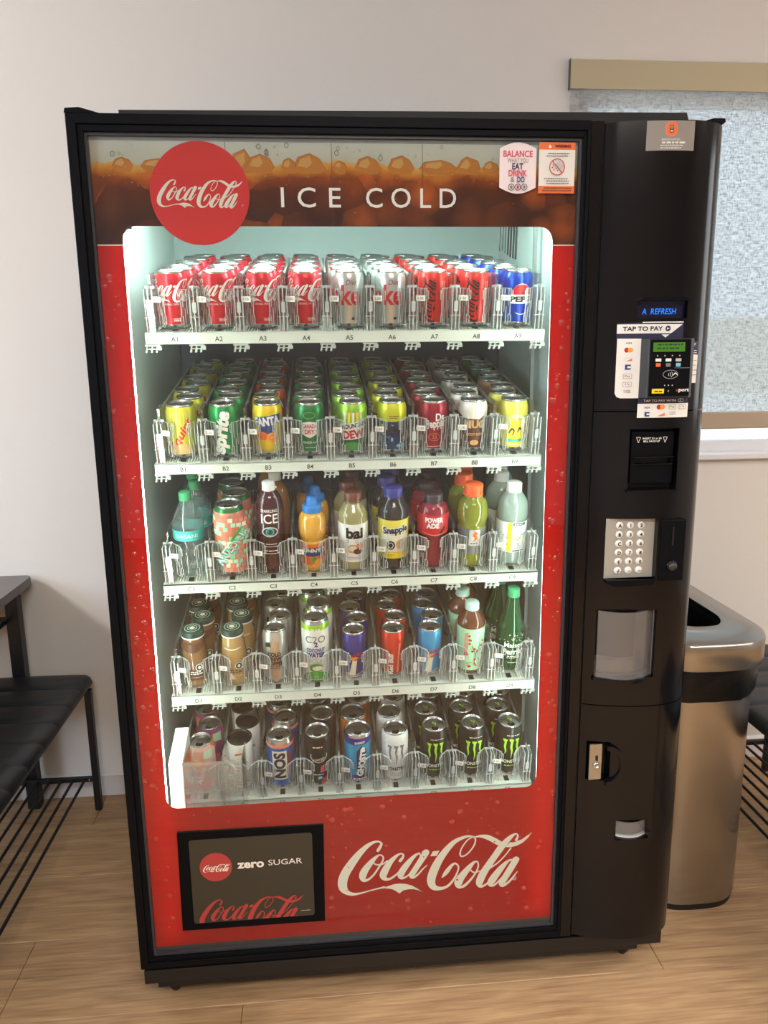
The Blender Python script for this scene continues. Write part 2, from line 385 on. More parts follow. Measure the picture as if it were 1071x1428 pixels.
def rrect(x0, x1, z0, z1, r, n=6):
    pts = []
    for cx, cz, a in ((x1-r, z0+r, -PI/2), (x1-r, z1-r, 0), (x0+r, z1-r, PI/2), (x0+r, z0+r, PI)):
        pts += [(cx+r*math.cos(a+PI/2*i/n), cz+r*math.sin(a+PI/2*i/n)) for i in range(n+1)]
    return pts
def catmull(pts, n):
    out = []; m = len(pts)
    for i in range(m-1):
        p = [pts[max(i-1, 0)], pts[i], pts[i+1], pts[min(i+2, m-1)]]
        for k in range(n):
            t = k/n
            out.append(tuple(.5*((2*b)+(-a+c)*t+(2*a-5*b+4*c-d)*t*t+(-a+3*b-3*c+d)*t**3) for a, b, c, d in zip(*p)))
    out.append(tuple(pts[-1])); return out

# ------------------------------------------------------------------ flat print: text, polygons, ribbons, wrapped onto surfaces
TXT = {}
def text_geo(st, bold, shear, space):
    key = (st, bold, shear, space)
    if key in TXT: return TXT[key]
    cu = bpy.data.curves.new('txt', 'FONT'); cu.body = st; cu.size = 1; cu.offset = bold; cu.shear = shear; cu.space_character = space
    cu.resolution_u = 3; cu.align_x = 'CENTER'; cu.fill_mode = 'FRONT'
    o = bpy.data.objects.new('txt', cu); COL.objects.link(o)
    dg = bpy.context.evaluated_depsgraph_get(); ev = o.evaluated_get(dg)
    me = ev.to_mesh()
    vs = [(v.co.x, v.co.y) for v in me.vertices]; fs = [tuple(p.vertices) for p in me.polygons]
    ev.to_mesh_clear(); bpy.data.objects.remove(o); bpy.data.curves.remove(cu)
    if vs:
        x0 = min(v[0] for v in vs); x1 = max(v[0] for v in vs); z0 = min(v[1] for v in vs); z1 = max(v[1] for v in vs)
        c = (x0+x1)/2
        vs = [(x-c, y) for x, y in vs]
        TXT[key] = (vs, fs, x1-x0, z0, z1)
    else: TXT[key] = ([], [], 1, 0, 1)
    return TXT[key]
LOGO_S= [[(0.207,0.253,0.017),(0.219,0.274,0.015),(0.225,0.291,0.011),(0.21,0.303,0.009),(0.186,0.301,0.014),(0.153,0.282,0.023),(0.114,0.244,0.033),(0.075,0.193,0.043),(0.04,0.137,0.047),(0.024,0.09,0.048),(0.026,0.051,0.043),(0.043,0.026,0.028),(0.071,0.012,0.018),(0.11,0.013,0.01),(0.158,0.024,0.007),(0.206,0.034,0.008),(0.235,0.039,0.012)],[(0.221,0.227,0.007),(0.204,0.222,0.012),(0.175,0.193,0.026),(0.141,0.148,0.037),(0.127,0.114,0.038),(0.132,0.089,0.023),(0.154,0.09,0.013),(0.183,0.115,0.01),(0.213,0.161,0.01),(0.23,0.192,0.009),(0.233,0.213,0.008),(0.221,0.227,0.007)],[(0.184,0.185,0.006),(0.194,0.174,0.008),(0.213,0.171,0.009),(0.232,0.175,0.008),(0.254,0.191,0.006)],[(0.32,0.186,0.017),(0.331,0.201,0.014),(0.336,0.217,0.01),(0.324,0.226,0.008),(0.3,0.214,0.016),(0.266,0.178,0.03),(0.24,0.132,0.038),(0.232,0.105,0.036),(0.243,0.087,0.022),(0.265,0.085,0.013),(0.294,0.103,0.011),(0.323,0.131,0.009),(0.347,0.161,0.007)],[(0.42,0.222,0.008),(0.396,0.21,0.016),(0.362,0.171,0.029),(0.33,0.125,0.036),(0.322,0.098,0.032),(0.33,0.085,0.016),(0.352,0.092,0.009),(0.376,0.116,0.007),(0.41,0.162,0.006),(0.423,0.201,0.006),(0.419,0.222,0.006)],[(0.452,0.223,0.036),(0.425,0.177,0.032),(0.396,0.13,0.031),(0.379,0.099,0.031),(0.386,0.084,0.015),(0.41,0.099,0.01),(0.434,0.127,0.008),(0.458,0.15,0.004)],[(0.673,0.3,0.012),(0.641,0.293,0.017),(0.598,0.272,0.025),(0.556,0.227,0.034),(0.518,0.17,0.041),(0.49,0.107,0.046),(0.479,0.057,0.043),(0.491,0.02,0.033),(0.524,0.008,0.02),(0.562,0.017,0.014),(0.594,0.051,0.012),(0.615,0.094,0.009),(0.621,0.127,0.008),(0.605,0.148,0.01),(0.585,0.137,0.016),(0.559,0.102,0.024),(0.537,0.073,0.008)],[(0.668,0.3,0.011),(0.695,0.295,0.009),(0.708,0.279,0.008),(0.702,0.247,0.008),(0.68,0.213,0.008),(0.654,0.19,0.008),(0.634,0.188,0.008),(0.629,0.205,0.008),(0.637,0.234,0.007),(0.663,0.274,0.007),(0.689,0.291,0.006),(0.714,0.294,0.008),(0.738,0.295,0.016),(0.77,0.287,0.026),(0.803,0.268,0.028),(0.835,0.246,0.028)],[(0.721,0.149,0.007),(0.702,0.147,0.014),(0.67,0.111,0.03),(0.632,0.06,0.041),(0.621,0.03,0.042),(0.628,0.008,0.018),(0.654,0.015,0.015),(0.687,0.049,0.012),(0.714,0.09,0.009),(0.725,0.125,0.008),(0.721,0.149,0.007)],[(0.678,0.117,0.007),(0.689,0.098,0.008),(0.708,0.087,0.008),(0.734,0.095,0.006)],[(0.921,0.26,0.014),(0.929,0.283,0.009),(0.918,0.295,0.008),(0.89,0.278,0.023),(0.847,0.229,0.036),(0.805,0.166,0.036),(0.768,0.109,0.038),(0.741,0.057,0.042),(0.732,0.021,0.036),(0.743,0.003,0.016),(0.769,0.015,0.011),(0.788,0.038,0.009)],[(0.894,0.215,0.007),(0.865,0.175,0.007),(0.827,0.135,0.008),(0.79,0.109,0.009),(0.762,0.089,0.006)],[(0.905,0.146,0.009),(0.882,0.142,0.014),(0.85,0.108,0.03),(0.813,0.058,0.04),(0.792,0.021,0.038),(0.798,0.004,0.017),(0.818,0.011,0.011),(0.851,0.048,0.008),(0.888,0.1,0.007),(0.905,0.135,0.007)],[(0.922,0.146,0.036),(0.894,0.094,0.036),(0.867,0.047,0.035),(0.85,0.012,0.032),(0.86,-0.001,0.015),(0.89,0.021,0.012),(0.917,0.056,0.008),(0.931,0.075,0.004)]]
LOGO_P= [[(0.231,0.037),(0.264,0.046),(0.289,0.053),(0.318,0.054),(0.352,0.048),(0.381,0.036),(0.41,0.015),(0.434,-0.006),(0.412,0.007),(0.39,0.015),(0.361,0.017),(0.334,0.013),(0.315,-0.004),(0.295,0.013),(0.274,0.026),(0.245,0.031)],[(0.43,0.23),(0.469,0.228),(0.461,0.217),(0.439,0.214)],[(0.475,0.2),(0.488,0.227),(0.522,0.228),(0.507,0.199)],[(0.864,0.223),(0.888,0.248),(0.912,0.248),(0.95,0.261),(0.977,0.28),(1.003,0.299),(0.983,0.268),(0.956,0.242),(0.924,0.226),(0.891,0.22)],[(0.903,0.149),(0.942,0.151),(0.934,0.134),(0.909,0.132)]]
def logo_items():
    items = []
    for st in LOGO_S:
        c = catmull(st, 5)
        L = []
        for i, (x, y, wd) in enumerate(c):
            a = c[max(i-1, 0)]; b = c[min(i+1, len(c)-1)]
            dx, dy = b[0]-a[0], b[1]-a[1]; q = math.hypot(dx, dy) or 1
            nx, ny = -dy/q*wd/2, dx/q*wd/2
            L.append(((x+nx, y+ny), (x-nx, y-ny)))
        vs = [p for ab in L for p in ab]
        fs = [(2*i, 2*i+1, 2*i+3, 2*i+2) for i in range(len(L)-1)]
        items.append((vs, fs))
        for e_, (cx, cy, wd) in ((0, c[0]), (1, c[-1])):      # round ends
            vs, fs = [], []; k = 0; m_ = 10; rr = wd/2
            vs += [(cx+rr*math.cos(2*PI*i/m_), cy+rr*math.sin(2*PI*i/m_)) for i in range(m_)]
            fs.append(tuple(range(k, k+m_))); items.append((vs, fs))
    for p in LOGO_P: items.append((list(p), [tuple(range(len(p)))]))
    return items
LOGO = None
class Print:
    """flat print laid out in (u, v) metres; layers are stacked by a hair"""
    def __init__(s): s.items = []; s.k = 0
    def geo(s, vs, fs, mat): s.items.append((vs, fs, mat, s.k)); s.k += 1; return s
    def t(s, st, u, v, size, mat, rot=0, bold=0, shear=0, sx=1, width=None, space=1):
        vs, fs, wd, z0, z1 = text_geo(st, bold, shear, space)
        if width: sx = width/(wd*size)
        c, n = math.cos(rot), math.sin(rot); mid = (z0+z1)/2
        out = []
        for x, y in vs:
            x *= size*sx; y = (y-mid)*size
            out.append((u+c*x-n*y, v+n*x+c*y))
        return s.geo(out, fs, mat)
    def p(s, pts, mat): return s.geo(list(pts), [tuple(range(len(pts)))], mat)
    def rect(s, u0, u1, v0, v1, mat, r=0):
        return s.p(rrect(u0, u1, v0, v1, r, 4) if r else [(u0, v0), (u1, v0), (u1, v1), (u0, v1)], mat)
    def e(s, u, v, a, b, mat, n=28): return s.p([(u+a*math.cos(2*PI*i/n), v+b*math.sin(2*PI*i/n)) for i in range(n)], mat)
    def ring(s, u, v, a, b, wd, mat, n=28, a0=0, a1=2*PI):
        vs = []
        for i in range(n+1):
            q = a0+(a1-a0)*i/n
            vs += [(u+a*math.cos(q), v+b*math.sin(q)), (u+(a-wd)*math.cos(q), v+(b-wd)*math.sin(q))]
        return s.geo(vs, [(2*i, 2*i+1, 2*i+3, 2*i+2) for i in range(n)], mat)
    def rib(s, pts, mat, n=5):
        c = catmull(pts, n); vs = []
        for i, (x, y, wd) in enumerate(c):
            a = c[max(i-1, 0)]; b = c[min(i+1, len(c)-1)]; dx, dy = b[0]-a[0], b[1]-a[1]; q = math.hypot(dx, dy) or 1
            vs += [(x-dy/q*wd/2, y+dx/q*wd/2), (x+dy/q*wd/2, y-dx/q*wd/2)]
        return s.geo(vs, [(2*i, 2*i+1, 2*i+3, 2*i+2) for i in range(len(c)-1)], mat)
    def logo(s, u, v, width, mat, rot=0, clip=None, skew=0):
        """u, v = lower left corner of the script lettering"""
        global LOGO
        if LOGO is None: LOGO = logo_items()
        c, n = math.cos(rot), math.sin(rot)
        for q, (vs, fs) in enumerate(LOGO):
            V = [(u+width*(c*x-n*y), v+width*(n*x+c*y)) for x, y in vs]
            if clip is not None: V = [(x, max(y, clip)) for x, y in V]
            s.items.append((V, fs, mat, s.k+.12*(q % 8)))
        s.k += 1
        return s
    def lines(s, u, v, width, n, gap, mat, h=.0008, seed=1):
        """rows of tiny illegible print"""
        rd = random.Random(seed)
        for i in range(n):
            x = u-width/2*(1-.25*rd.random()); vs = []; fs = []
            while x < u+width/2*(1-.2*rd.random()):
                l = h*rd.uniform(1.2, 3.5); k = len(vs)
                y = v-i*gap
                vs += [(x, y), (x+l, y), (x+l, y+h), (x, y+h)]; fs.append((k, k+1, k+2, k+3)); x += l+h*.7
            s.geo(vs, fs, mat)
        return s
    def map(s, fn, cut=None, eps=.0002, base=.0003):
        """fn(u, v, lift) -> xyz; cut = longest run in u before the surface bends"""
        mb = MB()
        for vs, fs, mat, k in s.items:
            if not vs: continue
            if cut:
                bm = bmesh.new(); bv = [bm.verts.new((x, y, 0)) for x, y in vs]
                for f in fs:
                    try: bm.faces.new([bv[i] for i in f])
                    except ValueError: pass
                big = [f for f in bm.faces if len(f.verts) > 4]
                if big: bmesh.ops.triangulate(bm, faces=big)
                lo = min(x for x, _ in vs); hi = max(x for x, _ in vs); q = math.ceil(lo/cut)*cut
                while q < hi:
                    bmesh.ops.bisect_plane(bm, geom=bm.verts[:]+bm.edges[:]+bm.faces[:], plane_co=(q, 0, 0), plane_no=(1, 0, 0)); q += cut
                bm.verts.index_update()
                vv = [(v.co.x, v.co.y) for v in bm.verts]; ff = [tuple(v.index for v in f.verts) for f in bm.faces]; bm.free()
            else: vv, ff = vs, fs
            mb.add([fn(x, y, base+eps*k) for x, y in vv], ff, mat)
        return mb
    def wrap(s, r, cut=.006): return s.map(lambda u, v, l: ((r+l)*math.sin(u/r), -(r+l)*math.cos(u/r), v), cut, .00012, .0004)
    def flat(s, y, eps=.00025, base=.0004): return s.map(lambda u, v, l: (u, y-l, v), None, eps, base)

# ================================================================== ROOM
WY = .893
mb = MB(); mb.box(-3.05, 1.19, WY, WY+.12, 0, 2.75, 'wall_paint'); mb.box(3.0, 4.05, WY, WY+.12, 0, 2.75, 'wall_paint')
mb.box(1.19, 3.0, WY, WY+.12, 0, 1.062, 'wall_paint'); mb.box(1.19, 3.0, WY, WY+.12, 2.16, 2.75, 'wall_paint')
struct(mb.build('wall_back'))
struct(MB().box(-3.15, -3.05, -4.6, WY+.12, 0, 2.75, 'wall_paint').build('wall_left'))
struct(MB().box(4.05, 4.15, -4.6, WY+.12, 0, 2.75, 'wall_paint').build('wall_right'))
struct(MB().box(-3.15, 4.15, -4.7, -4.6, 0, 2.75, 'wall_paint').build('wall_front'))
struct(MB().box(-3.15, 4.15, -4.7, WY+.12, 2.75, 2.85, 'ceiling_paint').build('ceiling'))
mb = MB(); mb.prism([(WY-.013, 0), (WY, 0), (WY, .0757), (WY-.006, .0757), (WY-.013, .070)], 'x', -3.05, 4.05, 'trim_white')
struct(mb.build('baseboard_back'))
floor = struct(MB().box(-3.15, 4.15, -4.7, WY+.02, -.06, -.006, 'oak').build('floor'))
PW = .236; PL = 1.4825
def plank_mesh(l):
    c = .0011; mb = MB()
    x0, x1, y0, y1 = .0006, l-.0006, .0006, PW-.0006
    vs = [(x0, y0, -.006), (x1, y0, -.006), (x1, y1, -.006), (x0, y1, -.006), (x0, y0, -c), (x1, y0, -c), (x1, y1, -c), (x0, y1, -c),
          (x0+c, y0+c, 0), (x1-c, y0+c, 0), (x1-c, y1-c, 0), (x0+c, y1-c, 0)]
    fs = [(8, 9, 10, 11)]
    for a, b in ((0, 4), (4, 8)):
        for i in range(4): fs.append((a+i, a+(i+1) % 4, b+(i+1) % 4, b+i))
    return mb.add(vs, fs, 'oak').mesh('plank')
pmesh = plank_mesh(PL)
joint = {0: 1.167, -1: .208, 1: .62, 2: 1.42, 3: -.3155, -2: .93, -3: -.2}
for j in range(-3, 4):
    y0 = .0125+PW*j; x = joint[j]
    while x > -1.7: x -= PL
    while x < 2.7:
        if y0+PW > WY:                                   # last row is cut lengthwise at the wall
            pass
        link('plank', pmesh, floor, loc=(x, y0, 0)); x += PL

# window behind the shade, sill, outside
win = struct(MB().box(1.19, 3.0, WY+.045, WY+.085, 1.062, 1.112, 'trim_white').box(1.19, 3.0, WY+.045, WY+.085, 2.12, 2.16, 'trim_white')
      .box(1.19, 1.235, WY+.045, WY+.085, 1.112, 2.12, 'trim_white').box(2.955, 3.0, WY+.045, WY+.085, 1.112, 2.12, 'trim_white').box(2.07, 2.12, WY+.045, WY+.085, 1.112, 2.12, 'trim_white').build('window_1', bevel=.003))
MB().box(1.235, 2.07, WY+.062, WY+.068, 1.112, 2.12, 'window_glass').build('pane', win)
MB().box(2.12, 2.955, WY+.062, WY+.068, 1.112, 2.12, 'window_glass').build('pane', win)
MB().box(1.17, 3.02, WY-.022, WY+.045, 1.058, 1.078, 'trim_white').build('window_sill', win, bevel=.004)
struct(MB().box(-12, 40, WY+.4, 60, -.9, -.4, 'ground_out').build('ground'))
mb = MB().box(-6, 38, 34, 38, -.4, 3.2, 'pale_block')
blk = mb.build('building'); struct(blk)

shade = thing('roller_shade', 'beige roller shade with tan valance pulled over the window above the trash can', 'window shade', (2.1, WY, 1.158))
o_ = (2.1, WY, 1.158)
mb = MB(); prof = [(.878, 2.1425), (.878, 2.2195), (WY, 2.2195), (WY, 2.212), (.882, 2.212), (.882, 2.1425)]
mb.prism(prof, 'x', 1.1582, 3.06, 'valance'); mb.box(1.1570, 1.1582, .877, WY, 2.141, 2.221, 'table_edge')
mb.build('valance', shade, o_)
MB().box(1.161, 3.045, .885, .8862, 1.206, 2.205, 'shade_cloth').build('shade_cloth', shade, o_)
MB().box(1.161, 3.045, .881, .891, 1.156, 1.210, 'shade_bar').build('bottom_bar', shade, o_, bevel=.004)

# ================================================================== VENDING MACHINE
mo = Vector((.5875, .40, 0))
VM = thing('vending_machine', 'black glass-front drink vending machine with red panel full of lit cans and bottles', 'vending machine', mo)
def vm(mb, name, label=None, parent=None, **k): return mb.build(name, parent or VM, mo, label, **k)
XG = .9383
# cabinet shell
mb = MB()
mb.box(.012, .026, .06, .80, .105, 1.80, 'black_steel'); mb.box(.952, 1.165, .075, .80, .105, 1.80, 'black_steel')
mb.box(.012, 1.165, .786, .80, .105, 1.80, 'black_steel'); mb.box(.012, 1.165, .06, .80, 1.766, 1.80, 'black_steel'); mb.box(.012, 1.165, .06, .80, .105, .30, 'black_steel')
mb.prism([(.0665, 1.80), (1.150, 1.80), (1.137, 1.845), (.0665, 1.835)], 'y', .10, .78, 'black_matte')
cab = vm(mb, 'cabinet', bevel=.002)
# inner liner
mb = MB(); mb.box(.026, .036, .062, .775, .30, 1.755, 'liner_pale'); mb.box(.930, .952, .062, .775, .30, 1.755, 'liner_pale')
mb.box(.036, .930, .062, .775, 1.755, 1.765, 'liner_pale'); mb.box(.036, .930, .062, .775, .30, .315, 'liner_pale')
vm(mb, 'liner')
vm(MB().box(.036, .930, .765, .775, .315, 1.755, 'liner_dark'), 'liner_back')
vm(MB().box(.038, .928, .725, .764, .318, 1.475, 'shaded_back_grey'), 'dark_back_panel', bevel=.006)  # dark back panel, added so the lower rows fall off into shade
vm(MB().box(.908, .916, .331, .339, .315, 1.755, 'rail_grey'), 'shelf_upright')
rd = random.Random(3)
for i, (x, wd, zb) in enumerate(((.7905, .0016, 1.600), (.7965, .0016, 1.601), (.8020, .0018, 1.596), (.8075, .0036, 1.592), (.8130, .0040, 1.588), (.8185, .0040, 1.586), (.8240, .0044, 1.584))):
    vm(MB().tube([(x, .17, 1.755), (x+.001, .168, (zb+1.7)/2), (x, .17, zb)], wd/2, 'black_matte', 6), 'cable')
# base rail and feet
mb = MB(); mb.box(.004, 1.152, .006, .03, .0760, .1085, 'black_steel'); mb.box(.004, 1.152, .03, .78, .0835, .105, 'black_steel'); mb.box(.03, 1.10, .012, .06, .060, .0760, 'black_matte')
vm(mb, 'base_rail', bevel=.0015)
for x, y in ((.0532, .06), (1.0912, .06), (.0532, .72), (1.0912, .72)):
    vm(MB().lathe([(0, 0), (.008, 0), (.020, .020), (.020, .042), (.010, .046), (.010, .085), (0, .085)], 12, 'black_matte', x, y+.012), 'foot')
# door frame
H = 1.80
mb = MB()
def ring(x0, x1, z0, z1, X0, X1, Z0, Z1, ya, yb, mat):
    """rectangular frame as four mitred bars, from depth ya to yb"""
    c = ((x0, z0), (x1, z0), (x1, z1), (x0, z1)); C_ = ((X0, Z0), (X1, Z0), (X1, Z1), (X0, Z1))
    for i in range(4):
        j = (i+1) % 4
        vs = [(c[i][0], ya, c[i][1]), (c[j][0], ya, c[j][1]), (C_[j][0], ya, C_[j][1]), (C_[i][0], ya, C_[i][1]),
              (c[i][0], yb, c[i][1]), (c[j][0], yb, c[j][1]), (C_[j][0], yb, C_[j][1]), (C_[i][0], yb, C_[i][1])]
        mb.add(vs, [(0, 1, 2, 3), (4, 7, 6, 5), (0, 4, 5, 1), (3, 2, 6, 7), (1, 5, 6, 2), (0, 3, 7, 4)], mat)
ring(.0, .9135, .118, H, .0165, .9075, .132, 1.783, .0, .055, 'black_plastic')
ring(.0165, .9075, .132, 1.783, .027, .9003, .142, 1.772, .003, .055, 'black_plastic')
mb.box(.9145, XG-.001, .001, .055, .118, H, 'black_gloss')
door = vm(mb, 'door_frame', bevel=.0012)
mb = MB(); ring(.027, .9003, .142, 1.772, .0315, .8955, .147, 1.7675, .009, .03, 'grey_bezel'); vm(mb, 'bezel')
# raised top corners of the door
vm(MB().prism([(-.001, 1.80), (.001, 1.807), (.024, 1.8085), (.056, 1.80)], 'y', 0, .05, 'black_plastic'), 'corner_cap')
vm(MB().prism([(1.108, 1.80), (1.150, 1.812), (1.172, 1.812), (1.174, 1.806), (1.166, 1.80)], 'y', .02, .09, 'black_plastic'), 'corner_cap')
vm(MB().box(.030, .897, .0120, .0150, .144, 1.770, 'glass'), 'glass_pane')
# film: red surround, cola band, with the rounded window cut out
GY = .018; CL, CR, CB, CT = .0760, .8537, .4807, 1.6218; GL, GR, GB, GT = .0290, .8985, .1565, 1.7700; BZ = 1.5906
cut = rrect(CL, CR, CB, CT, .024, 6)
def film(poly, name, mat, y=GY, th=.0008):
    return vm(MB().prism(poly, 'y', y, y+th, mat), name)
right_low = [p for p in cut if p[0] > .6]; n = 7
br, tr_, tl_, bl = cut[0:7], cut[7:14], cut[14:21], cut[21:28]
film([(GL, GB), (GR, GB), (GR, CB), (GL, CB)], 'red_panel', 'red_film')
film([(GL, CB), (CL+.024, CB), *bl[::-1][1:], (CL, CB+.05), (GL, CB+.05)], 'red_panel', 'red_film')
film([(CR-.024, CB), (GR, CB), (GR, CB+.05), (CR, CB+.05), *br[::-1][:-1]], 'red_panel', 'red_film')
film([(GL, CB+.05), (CL, CB+.05), (CL, BZ-.002), (GL, BZ-.002)], 'red_panel', 'red_film')
film([(CR, CB+.05), (GR, CB+.05), (GR, BZ-.002), (CR, BZ-.002)], 'red_panel', 'red_film')
film([(GL, 1.7615), (GR, 1.7615), (GR, GT), (GL, GT)], 'panel_edge', 'film_edge')
film([(GL, .1425), (GR, .1425), (GR, GB), (GL, GB)], 'panel_edge', 'dark_grey')
film([(GL, BZ), (CL, BZ), *tl_[::-1], *tr_[::-1], (CR, BZ), (GR, BZ), (GR, 1.7615), (GL, 1.7615)], 'cola_band', 'cola_film')
film([(GL, BZ-.002), (CL, BZ-.002), (CL, BZ), (GL, BZ)], 'band_edge', 'ink_cream'); film([(CR, BZ-.002), (GR, BZ-.002), (GR, BZ), (CR, BZ)], 'band_edge', 'ink_cream')
# printed ice cubes and bubbles along the top of the cola
rd = random.Random(11)
for x, wd, ht in ((.085, .036, .013), (.145, .060, .011), (.292, .040, .028), (.322, .050, .020), (.372, .026, .014), (.408, .056, .022), (.462, .024, .010), (.512, .046, .018), (.572, .048, .020), (.640, .070, .013), (.694, .044, .019), (.735, .03, .012)):
    z = 1.722; p = Print()
    t = rd.uniform(-.25, .25)
    top = [(x-wd*.50, z-.002), (x-wd*(.34+t*.3), z+ht*.70), (x+wd*t*.4, z+ht), (x+wd*(.34-t*.3), z+ht*.62), (x+wd*.50, z-.002)]
    p.p(top+[(x+wd*.36, z-.012), (x-wd*.30, z-.011)], 'ice_amber')
    p.p([(x-wd*.36, z+.001), (x-wd*(.26+t*.3), z+ht*.55), (x+wd*t*.4, z+ht*.82), (x+wd*.10, z+ht*.30), (x-wd*.05, z-.002)], 'ice_pale')
    for a, b in zip(top, top[1:]): p.rib([(a[0], a[1], .0008), (b[0], b[1], .0006)], 'ice_brown', 1)
    ice_n = globals().get('ice_n', 0)+1; vm(p.flat(GY, .00004, .0001+.00024*(ice_n % 3)), 'ice_cube_print')
p = Print()
for i in range(30):
    x = rd.uniform(.04, .74); z = rd.uniform(1.737, 1.757); r = rd.choice((.0012, .002, .003, .004)); p.ring(x, z, r, r*1.15, r*.28, 'bubble_ink', 14)
for i in range(230):
    x = .04+.82*rd.random(); z = 1.722-abs(rd.gauss(0, .022))
    if z > 1.63 and not (.125 < x < .305): r = rd.choice((.0006, .0008, .0011)); p.e(x, z, r, r, rd.choice(('ice_pale', 'ice_amber', 'ice_brown')), 6)
o = vm(p.flat(GY, .000002, .0009), 'bubble_print'); o['kind'] = 'stuff'
for x in (.262, .4475, .610): film([(x, 1.6230), (x+.0009, 1.6230), (x+.0009, 1.7610), (x, 1.7610)], 'film_seam', 'ink_brown', GY-.0004, .0003)
film([(.0815, 1.6165), (.0930, 1.6165), (.0930, 1.6222), (.0870, 1.6222)], 'corner_tab', 'dark_grey', GY-.0004, .0003)
# red disc with script
vm(MB().prism([(.2150+.0863*math.cos(2*PI*i/64), 1.6757+.0863*math.sin(2*PI*i/64)) for i in range(64)], 'y', GY-.0015, GY-.0009, 'disc_red'), 'round_sign')
p = Print(); p.logo(.1400, 1.6525, .150, 'film_white'); p.ring(.2885, 1.6565, .0016, .0016, .0004, 'film_white', 12)
vm(p.flat(GY-.0015), 'disc_lettering')
for wd_, x, q, sp_ in (('ICE', .4095, .1065, 1.7), ('COLD', .5900, .1640, 1.5)):
    p = Print(); p.t(wd_, x, 1.6704, .0480, 'ink_white', bold=.004, width=q, space=sp_); vm(p.flat(GY-.0009), 'band_lettering')
p = Print(); p.logo(.4235, .2456, .4234, 'film_white'); p.ring(.811, .2615, .0048, .0048, .0011, 'film_white', 20); p.t('R', .811, .2615, .006, 'film_white')
vm(p.flat(GY), 'script_lettering')
# printed water drops, raised a little: many, uncountable
mb = MB(); rd = random.Random(5)
def drop(x, z, r):
    vs = [(x, GY-.0003-r*.38, z)]; k = 8
    for q, h in ((.6, .28), (1, 0)):
        vs += [(x+r*q*math.cos(2*PI*i/k), GY-.0003-r*h, z+r*q*math.sin(2*PI*i/k)) for i in range(k)]
    fs = [(0, 1+i, 1+(i+1) % k) for i in range(k)]+[(1+i, 9+i, 9+(i+1) % k, 1+(i+1) % k) for i in range(k)]
    mb.add(vs, fs, 'drop_red', True)
pm('drop_red', (184, 42, 38), .14, coat=.4)
for i in range(520):
    q = rd.random()
    if q < .25: x, z = rd.uniform(GL+.004, CL-.005), rd.uniform(.45, 1.55)
    elif q < .45: x, z = rd.uniform(CR+.005, GR-.004), rd.uniform(.45, 1.55)
    else: x, z = rd.uniform(GL+.005, GR-.005), rd.uniform(.165, CB-.008)
    if .085 < x < .402 and z < .436: continue
    r = rd.choice((.0012, .0016, .002, .002, .0026, .0034, .0046)) if rd.random() < .9 else .0062
    if .43 < x < .84 and .245 < z < .37 and rd.random() < .8: continue
    drop(x, z, r)
o = vm(mb, 'water_drops'); o['kind'] = 'stuff'
# little display at the lower left
mb = MB(); mb.prism([(.0905, .1960), (.3935, .1945), (.3965, .4262), (.0932, .4292)], 'y', GY-.006, GY-.001, 'black_plastic')
lcd = vm(mb, 'display_frame', label='black framed screen set low in the red panel')
pm('screen_dark', (46, 43, 34), .3, emit=(60, 54, 42), es=.12); pm('screen_red', (170, 58, 56), .4); pm('screen_white', (232, 226, 214), .4)
vm(MB().prism(rrect(.1158, .3715, .2115, .4100, .006), 'y', GY-.0066, GY-.006, 'screen_dark'), 'screen', parent=lcd) if False else None
s = MB().prism(rrect(.1158, .3715, .2115, .4100, .006), 'y', GY-.0066, GY-.006, 'screen_dark').build('screen', lcd, mo)
def sprint(p, nm='screen_print'): p.flat(GY-.0066).build(nm, lcd, mo)
p = Print(); p.e(.1685, .3440, .0335, .0335, 'screen_red', 40); p.logo(.1415, .3330, .0570, 'screen_white'); sprint(p)
p = Print(); p.t('zero', .2408, .3435, .0265, 'screen_white', bold=.035, width=.056); sprint(p)
p = Print(); p.t('SUGAR', .3135, .3460, .0185, 'screen_white', width=.071); sprint(p)
p = Print(); p.logo(.1270, .1975, .222, 'screen_red', clip=.2125); sprint(p)
p = Print(); p.lines(.353, .2245, .02, 1, .002, 'screen_white', .0009); sprint(p)
# stickers on the glass
p = Print()
def arch(x0, x1, z0, z1, b):
    n = 10
    t = [(x1+(x0-x1)*i/n, z1-b+b*math.sin(PI*i/n)) for i in range(n+1)]; q = [(x0+(x1-x0)*i/n, z0+b-b*math.sin(PI*i/n)) for i in range(n+1)]
    return t+q
st = vm(MB().prism(arch(.7497, .8170, .6778+1, .7645+1, .0105), 'y', .0112, .0118, 'paper_pink'), 'balance_sticker', label='pale rounded sticker reading balance what you eat')
p.t('BALANCE', .7833, 1.7452, .0150, 'ink_pink', bold=.03, width=.0540); p.t('WHAT YOU', .7833, 1.7338, .0105, 'ink_grey', width=.038); p.t('EAT', .7830, 1.7240, .0145, 'ink_navy', bold=.03, width=.0205)
p.t('DRINK', .7833, 1.7125, .0145, 'ink_pink', bold=.03, width=.034); p.t('&', .7738, 1.7015, .0130, 'ink_grey', width=.0075); p.t('DO', .7890, 1.7015, .0135, 'ink_blue', bold=.03, width=.014)
for i, c in enumerate(('ink_grey', 'ink_red', 'ink_grey')):
    x = .7715+i*.0118; p.ring(x, 1.6885, .0058, .0058, .0011, 'ink_navy', 24); p.e(x, 1.6885, .0022, .003, c, 12)
p.flat(.0112).build('sticker_print', st, mo)
st = vm(MB().box(.8222, .8888, .0112, .0118, 1.6790, 1.7650, 'paper'), 'warning_sticker', label='white and orange warning sticker with a crossed circle')
